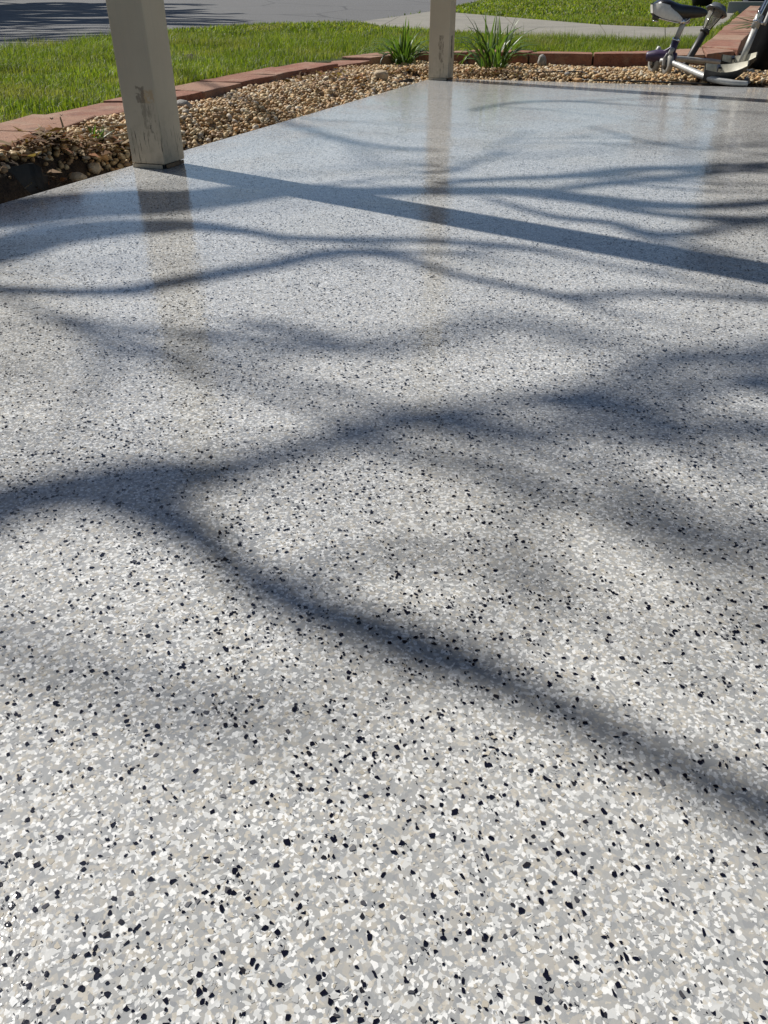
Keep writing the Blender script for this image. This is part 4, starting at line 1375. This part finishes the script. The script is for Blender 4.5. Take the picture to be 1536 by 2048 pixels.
# ------------------------------------------------------------------ far things
bp = PT(1402, 16)
bk = thing('black_planter', bp, 'round black planter standing on the lawn beyond the front path', 'planter')
mesh('tub', *lathe([(0.10, 0.0), (0.135, 0.02), (0.155, 0.10), (0.165, 0.24), (0.175, 0.25), (0.175, 0.275), (0.155, 0.275), (0.15, 0.22)], 24, bp), M['black_plastic'], bk, True)
mesh('soil', *lathe([(0.148, 0.21), (0.148, 0.235), (0.05, 0.245)], 24, bp), M['soil'], bk, True)
hp = PY(1466, 20, 13.2); hp.z = float(land(13.2)) - 0.05
hd, hn = Vector((0.93, -0.37, 0)).normalized(), Vector((-0.37, -0.93, 0)).normalized()
house = thing('house', hp, 'dark grey sided house front with a low concrete porch beyond the red block run', 'house')
def hbox(name, u0, u1, v0, v1, z0, z1, mat, parent=house, bev=0.006):
    """u along the front, v towards the viewer"""
    R3 = Matrix(((hd.x, hn.x, 0), (hd.y, hn.y, 0), (0, 0, 1)))
    c = hp + hd * ((u0 + u1) / 2) + hn * ((v0 + v1) / 2) + Vector((0, 0, (z0 + z1) / 2))
    return from_bm(name, box_bm(c, (u1 - u0, v1 - v0, z1 - z0), R3, bev), mat, parent)
hbox('porch_floor', -0.05, 6.0, 0.0, 1.3, -0.1, 0.16, M['step'])
hbox('wall', 0.1, 6.0, -2.4, -0.05, -0.1, 2.9, M['siding'])
for k in range(20): hbox('siding_board', 0.08, 6.0, -0.048, -0.030, 0.17 + k * 0.13, 0.17 + k * 0.13 + 0.122, M['siding'], house, 0.004)
for k in range(4): hbox('porch_column', 0.12 + k * 0.9, 0.18 + k * 0.9, 1.1, 1.16, 0.162, 2.6, M['trim'])
hbox('porch_lintel', 0.0, 6.0, 1.05, 1.22, 2.602, 2.8, M['trim'])

# ------------------------------------------------------------------ bare trees that throw the branch shadows
SLOPE = 1.0 / math.sin(SUN_EL)
def lift(p, z): return p + SUN * ((z - p.z) * SLOPE)
def limb_from_shadow(pts, zs, k=0.80, terrain=False):
    """pts: (px x, px y, shadow thickness in px) -> branch centre line and radii up the sun's rays"""
    G = PT if terrain else P
    Pn, R_ = [], []
    n = len(pts)
    for i, (x, y, w_) in enumerate(pts):
        a_ = G(*pts[max(i - 1, 0)][:2]); b_ = G(*pts[min(i + 1, n - 1)][:2])
        t = (b_ - a_).normalized()
        d = G(x, y + w_ / 2) - G(x, y - w_ / 2)
        width = (d - t * d.dot(t)).length
        z = zs[0] + (zs[1] - zs[0]) * i / (n - 1)
        Pn.append(lift(G(x, y), z)); R_.append(max(0.0025, width * 0.5 * k))
    return Pn, R_

def build_tree(name, base, label, limbs, trunk_top, r0, twig_n=3, seed=1, bare=()):
    """limbs: (points, radii, parent index or None)"""
    rnd = random.Random(seed)
    t = thing(name, base, label, 'tree')
    tp = [base + Vector((0, 0, -0.1)), base + Vector((0.03, 0.02, 0.8)), base + Vector((0.06, -0.02, 2.0)), base + Vector((0.0, 0.03, trunk_top * 0.75)), base + Vector((0.1, 0.1, trunk_top))]
    p, r = catmull(tp, [r0 * 1.45, r0, r0 * 0.88, r0 * 0.7, r0 * 0.35], 6)
    mesh('trunk', *tube(p, r, 14), M['bark'], t, True)
    done = []
    for i, (pts, rad, par) in enumerate(limbs):
        if par is None:
            s = pts[0]; d0 = (pts[0] - pts[1]).normalized()
            hz = min(max(s.z - 0.9 - 0.2 * (i % 3), 1.7), trunk_top - 0.3)
            j = base + Vector((0.02, 0.0, hz))
            mid1 = s + d0 * ((j - s).length * 0.35)
            mid2 = j.lerp(mid1, 0.45) + Vector((0, 0, 0.15))
            P_ = [j, mid2, mid1] + pts; R2 = [max(rad[0] * 1.9, 0.014), max(rad[0] * 1.5, 0.010), max(rad[0] * 1.15, 0.006)] + rad
        else:
            # grow out of the limb it forks from: slide the first points along the sun's ray to that limb's height
            pp = done[par]
            q0 = pts[0] - SUN * (pts[0].z * SLOPE)
            z0 = min(pp, key=lambda v: ((v - SUN * (v.z * SLOPE)) - q0).length).z
            n = len(pts)
            P_ = []
            for m_, q_ in enumerate(pts):
                f_ = min(1.0, m_ / max(1.0, 0.6 * (n - 1)))
                z = z0 + (q_.z - z0) * f_
                P_.append(q_ - SUN * ((q_.z - z) * SLOPE))
            R2 = rad
        p, r = catmull(P_, R2, 6)
        p = [v + noise.noise_vector(v * 2.6) * 0.014 + noise.noise_vector(v * 9) * 0.005 for v in p]
        r = [q_ * (1 + 0.22 * noise.noise(v * 5)) for q_, v in zip(r, p)]
        done.append(p)
        br = mesh('branch', *tube(p, r, 8), M['bark'], t, True)
        vf = []
        n = len(p)
        for k in range(0 if i in bare else twig_n):
            i0 = rnd.randrange(n // 4, n - 2)
            tg = (p[min(i0 + 1, n - 1)] - p[i0]).normalized()
            dv = (tg + Vector((rnd.uniform(-1, 1), rnd.uniform(-1, 1), rnd.uniform(-0.3, 0.9))) * 0.8).normalized()
            L = rnd.uniform(0.4, 1.2) * min(1.0, max(0.15, (p[i0].z - 2.6) / 3.0))
            m_ = p[i0] + dv * L * 0.5 + Vector((rnd.uniform(-.06, .06), rnd.uniform(-.06, .06), 0.03))
            e_ = p[i0] + dv * L + Vector((rnd.uniform(-.15, .15), rnd.uniform(-.15, .15), 0.1))
            vf.append(tube([p[i0], m_, e_], [min(r[i0] * 0.6, 0.011), 0.007, 0.003], 5))
            for _ in range(2):
                s0 = p[i0].lerp(m_, rnd.uniform(0.4, 1.0))
                vf.append(tube([s0, s0 + (dv + Vector((rnd.uniform(-.9, .9), rnd.uniform(-.9, .9), rnd.uniform(-.3, .6)))) * L * 0.35], [0.006, 0.002], 4))
        if vf: mesh('twigs', *join(*vf), M['bark'], br, True)
    return t

shadows = [
    # the broad limb across the middle distance
    ([(-60, 440, 44), (0, 430, 44), (145, 410, 40), (290, 403, 40), (400, 396, 30), (500, 384, 28), (600, 378, 22), (700, 383, 18), (848, 382, 16), (1000, 381, 16), (1068, 383, 16), (1128, 391, 19), (1218, 402, 20), (1318, 410, 15), (1440, 412, 14), (1560, 402, 12)], (3.6, 4.2)),
    ([(-60, 515, 44), (0, 500, 42), (100, 472, 34), (225, 455, 26), (300, 454, 24), (375, 452, 20), (500, 465, 15), (575, 475, 13), (768, 478, 10), (860, 481, 11), (990, 490, 12), (1120, 505, 8)], (3.5, 4.0)),
    ([(-60, 577, 14), (0, 579, 14), (150, 582, 15), (270, 578, 17), (330, 565, 18), (450, 545, 17), (560, 528, 16), (640, 511, 15), (700, 504, 14), (768, 508, 14), (818, 518, 14), (883, 541, 15), (968, 562, 14), (1068, 581, 14), (1148, 594, 14), (1268, 588, 10), (1368, 590, 11), (1560, 600, 11)], (3.2, 3.8)),
    ([(-40, 560, 20), (30, 600, 16), (150, 650, 17), (250, 690, 18), (340, 725, 18), (400, 750, 20), (475, 775, 18), (600, 815, 18), (700, 852, 20), (800, 868, 20)], (3.8, 4.2)),
    ([(-60, 1012, 82), (0, 1003, 82), (130, 985, 78), (250, 970, 82), (350, 955, 62), (450, 944, 40), (525, 926, 40), (600, 908, 42), (700, 874, 36), (768, 855, 34), (843, 836, 31), (968, 815, 27), (1068, 795, 27), (1143, 783, 27), (1218, 768, 31), (1293, 742, 36), (1368, 722, 36), (1468, 708, 31), (1570, 682, 27)], (3.4, 4.8)),
    ([(90, 988, 62), (170, 985, 75), (260, 1000, 100), (330, 1035, 112), (400, 1085, 95), (470, 1140, 79), (550, 1188, 92), (640, 1225, 98), (768, 1254, 98), (860, 1290, 107), (940, 1322, 98), (1040, 1375, 82), (1150, 1430, 86), (1260, 1488, 86), (1400, 1560, 98), (1590, 1640, 118)], (3.2, 3.4)),
    ([(700, 870, 36), (800, 905, 30), (900, 932, 30), (1010, 955, 32), (1118, 982, 35), (1193, 1003, 32), (1268, 1040, 29), (1368, 1076, 30), (1560, 1100, 36)], (4.6, 5.2)),
    ([(770, 850, 28), (950, 850, 28), (1100, 862, 28), (1250, 850, 28), (1400, 845, 30), (1560, 850, 30)], (4.6, 5.0)),
    ([(1100, 800, 36), (1220, 805, 32), (1330, 790, 30), (1450, 770, 30), (1560, 760, 30)], (4.2, 4.8)),
    ([(500, 1165, 28), (640, 1130, 25), (780, 1110, 23), (880, 1098, 28), (960, 1112, 23), (1100, 1130, 17)], (4.8, 5.2)),
    ([(-80, 1270, 50), (60, 1330, 44), (180, 1385, 46), (300, 1410, 44), (430, 1440, 36), (600, 1450, 30)], (4.4, 4.8)),
    ([(500, 640, 16), (620, 670, 16), (740, 700, 18), (880, 668, 18), (1000, 640, 16), (1100, 655, 14), (1250, 690, 14)], (6.2, 6.8)),
    ([(880, 368, 7), (968, 360, 8), (1168, 350, 9), (1268, 340, 10), (1393, 334, 8), (1560, 326, 8)], (4.2, 4.6)),
    ([(1060, 386, 8), (1118, 380, 9), (1218, 367, 11), (1318, 360, 11), (1418, 346, 9), (1560, 336, 8)], (4.2, 4.5)),
    ([(980, 395, 8), (1008, 405, 9), (1118, 435, 12), (1218, 446, 12), (1293, 468, 14), (1393, 468, 14), (1470, 450, 12), (1560, 430, 12)], (3.8, 4.2)),
    ([(1180, 404, 10), (1290, 425, 10), (1400, 436, 10), (1560, 440, 12)], (3.9, 4.1)),
    ([(520, 232, 5), (560, 241, 6), (640, 265, 7), (700, 281, 7), (790, 296, 6), (880, 300, 5)], (6.2, 6.6)),
    ([(850, 345, 6), (915, 338, 7), (983, 314, 7), (1000, 290, 6), (1060, 262, 5)], (4.4, 4.8)),
    ([(940, 222, 3), (1010, 208, 3), (1100, 202, 3), (1200, 205, 2)], (6.0, 6.4)),
    ([(1180, 252, 3), (1240, 270, 4), (1330, 290, 4), (1430, 296, 4), (1560, 280, 3)], (6.0, 6.4)),
]
# higher, finer limbs: too far up for a sharp shadow, they only mottle the light
hi_rnd = random.Random(31)
for (x0, y0, x1, y1, w_) in [(-60, 900, 1560, 890, 14), (-60, 1020, 1560, 1010, 12), (-60, 1250, 900, 1480, 16), (-60, 1330, 700, 1420, 14),
                             (-60, 650, 1560, 690, 6), (-60, 760, 1560, 830, 9), (-60, 730, 1560, 650, 7), (-60, 460, 1560, 330, 3.2),
                             (-60, 400, 1560, 270, 3.2), (-60, 980, 1560, 860, 15), (-60, 540, 1560, 500, 4)]:
    pts = []
    for i in range(8):
        t = i / 7
        y = y0 + (y1 - y0) * t
        pts.append((x0 + (x1 - x0) * t, y + hi_rnd.uniform(-0.9, 0.9) * w_, 0.95 * w_ * (1.25 - 0.6 * t)))
    z = hi_rnd.uniform(7.0, 9.5)
    shadows.append((pts, (z, z + 1.0)))
PAR = {5: 4, 6: 4, 7: 4, 8: 4, 9: 5, 11: 3, 12: 0, 13: 0, 14: 0, 15: 0, 17: 0, 18: 17, 19: 17}
limbs = [(*limb_from_shadow(p, z, 1.0), PAR.get(i)) for i, (p, z) in enumerate(shadows)]
tb = W(-1.3, -5.2); tb.z = float(land(tb.y))
build_tree('bare_tree', tb, 'bare spreading tree on the lawn whose limbs shade the patio', limbs, 9.5, 0.22, 4, 5, {4, 5, 9, 10} | set(range(20, len(limbs))))

rnd = random.Random(17)
far_sh = []
for k in range(52):
    y0 = rnd.uniform(-6, 92)
    ln = rnd.uniform(160, 420); x0 = rnd.uniform(-160, 120)
    w_ = rnd.uniform(0.8, 3.6)
    pts = []
    for i in range(5):
        x = x0 + ln * i / 4
        y = y0 + (i - 2) * rnd.uniform(-2.5, 1.0) + rnd.uniform(-1.5, 1.5)
        pts.append((x, max(y, -30), w_ * (1.1 - 0.15 * i)))
    far_sh.append((pts, (6.0 + rnd.uniform(0, 2.5), 6.5 + rnd.uniform(0, 2.5))))
for k in range(7):
    y0 = rnd.uniform(22, 52); x0 = rnd.uniform(330, 380)
    far_sh.append(([(x0 + i * 45, y0 + i * rnd.uniform(0, 2), 2.6 - 0.4 * i) for i in range(4)], (5.5, 6.2)))
limbs2 = [(*limb_from_shadow(p, z, 0.9, True), None) for p, z in far_sh]
tb2 = Vector((-13.0, 12.0, 0)); tb2.z = float(land(12.0))
build_tree('bare_tree', tb2, 'bare tree beyond the drive whose twigs streak the asphalt with shade', limbs2, 7.5, 0.2, 1, 9)
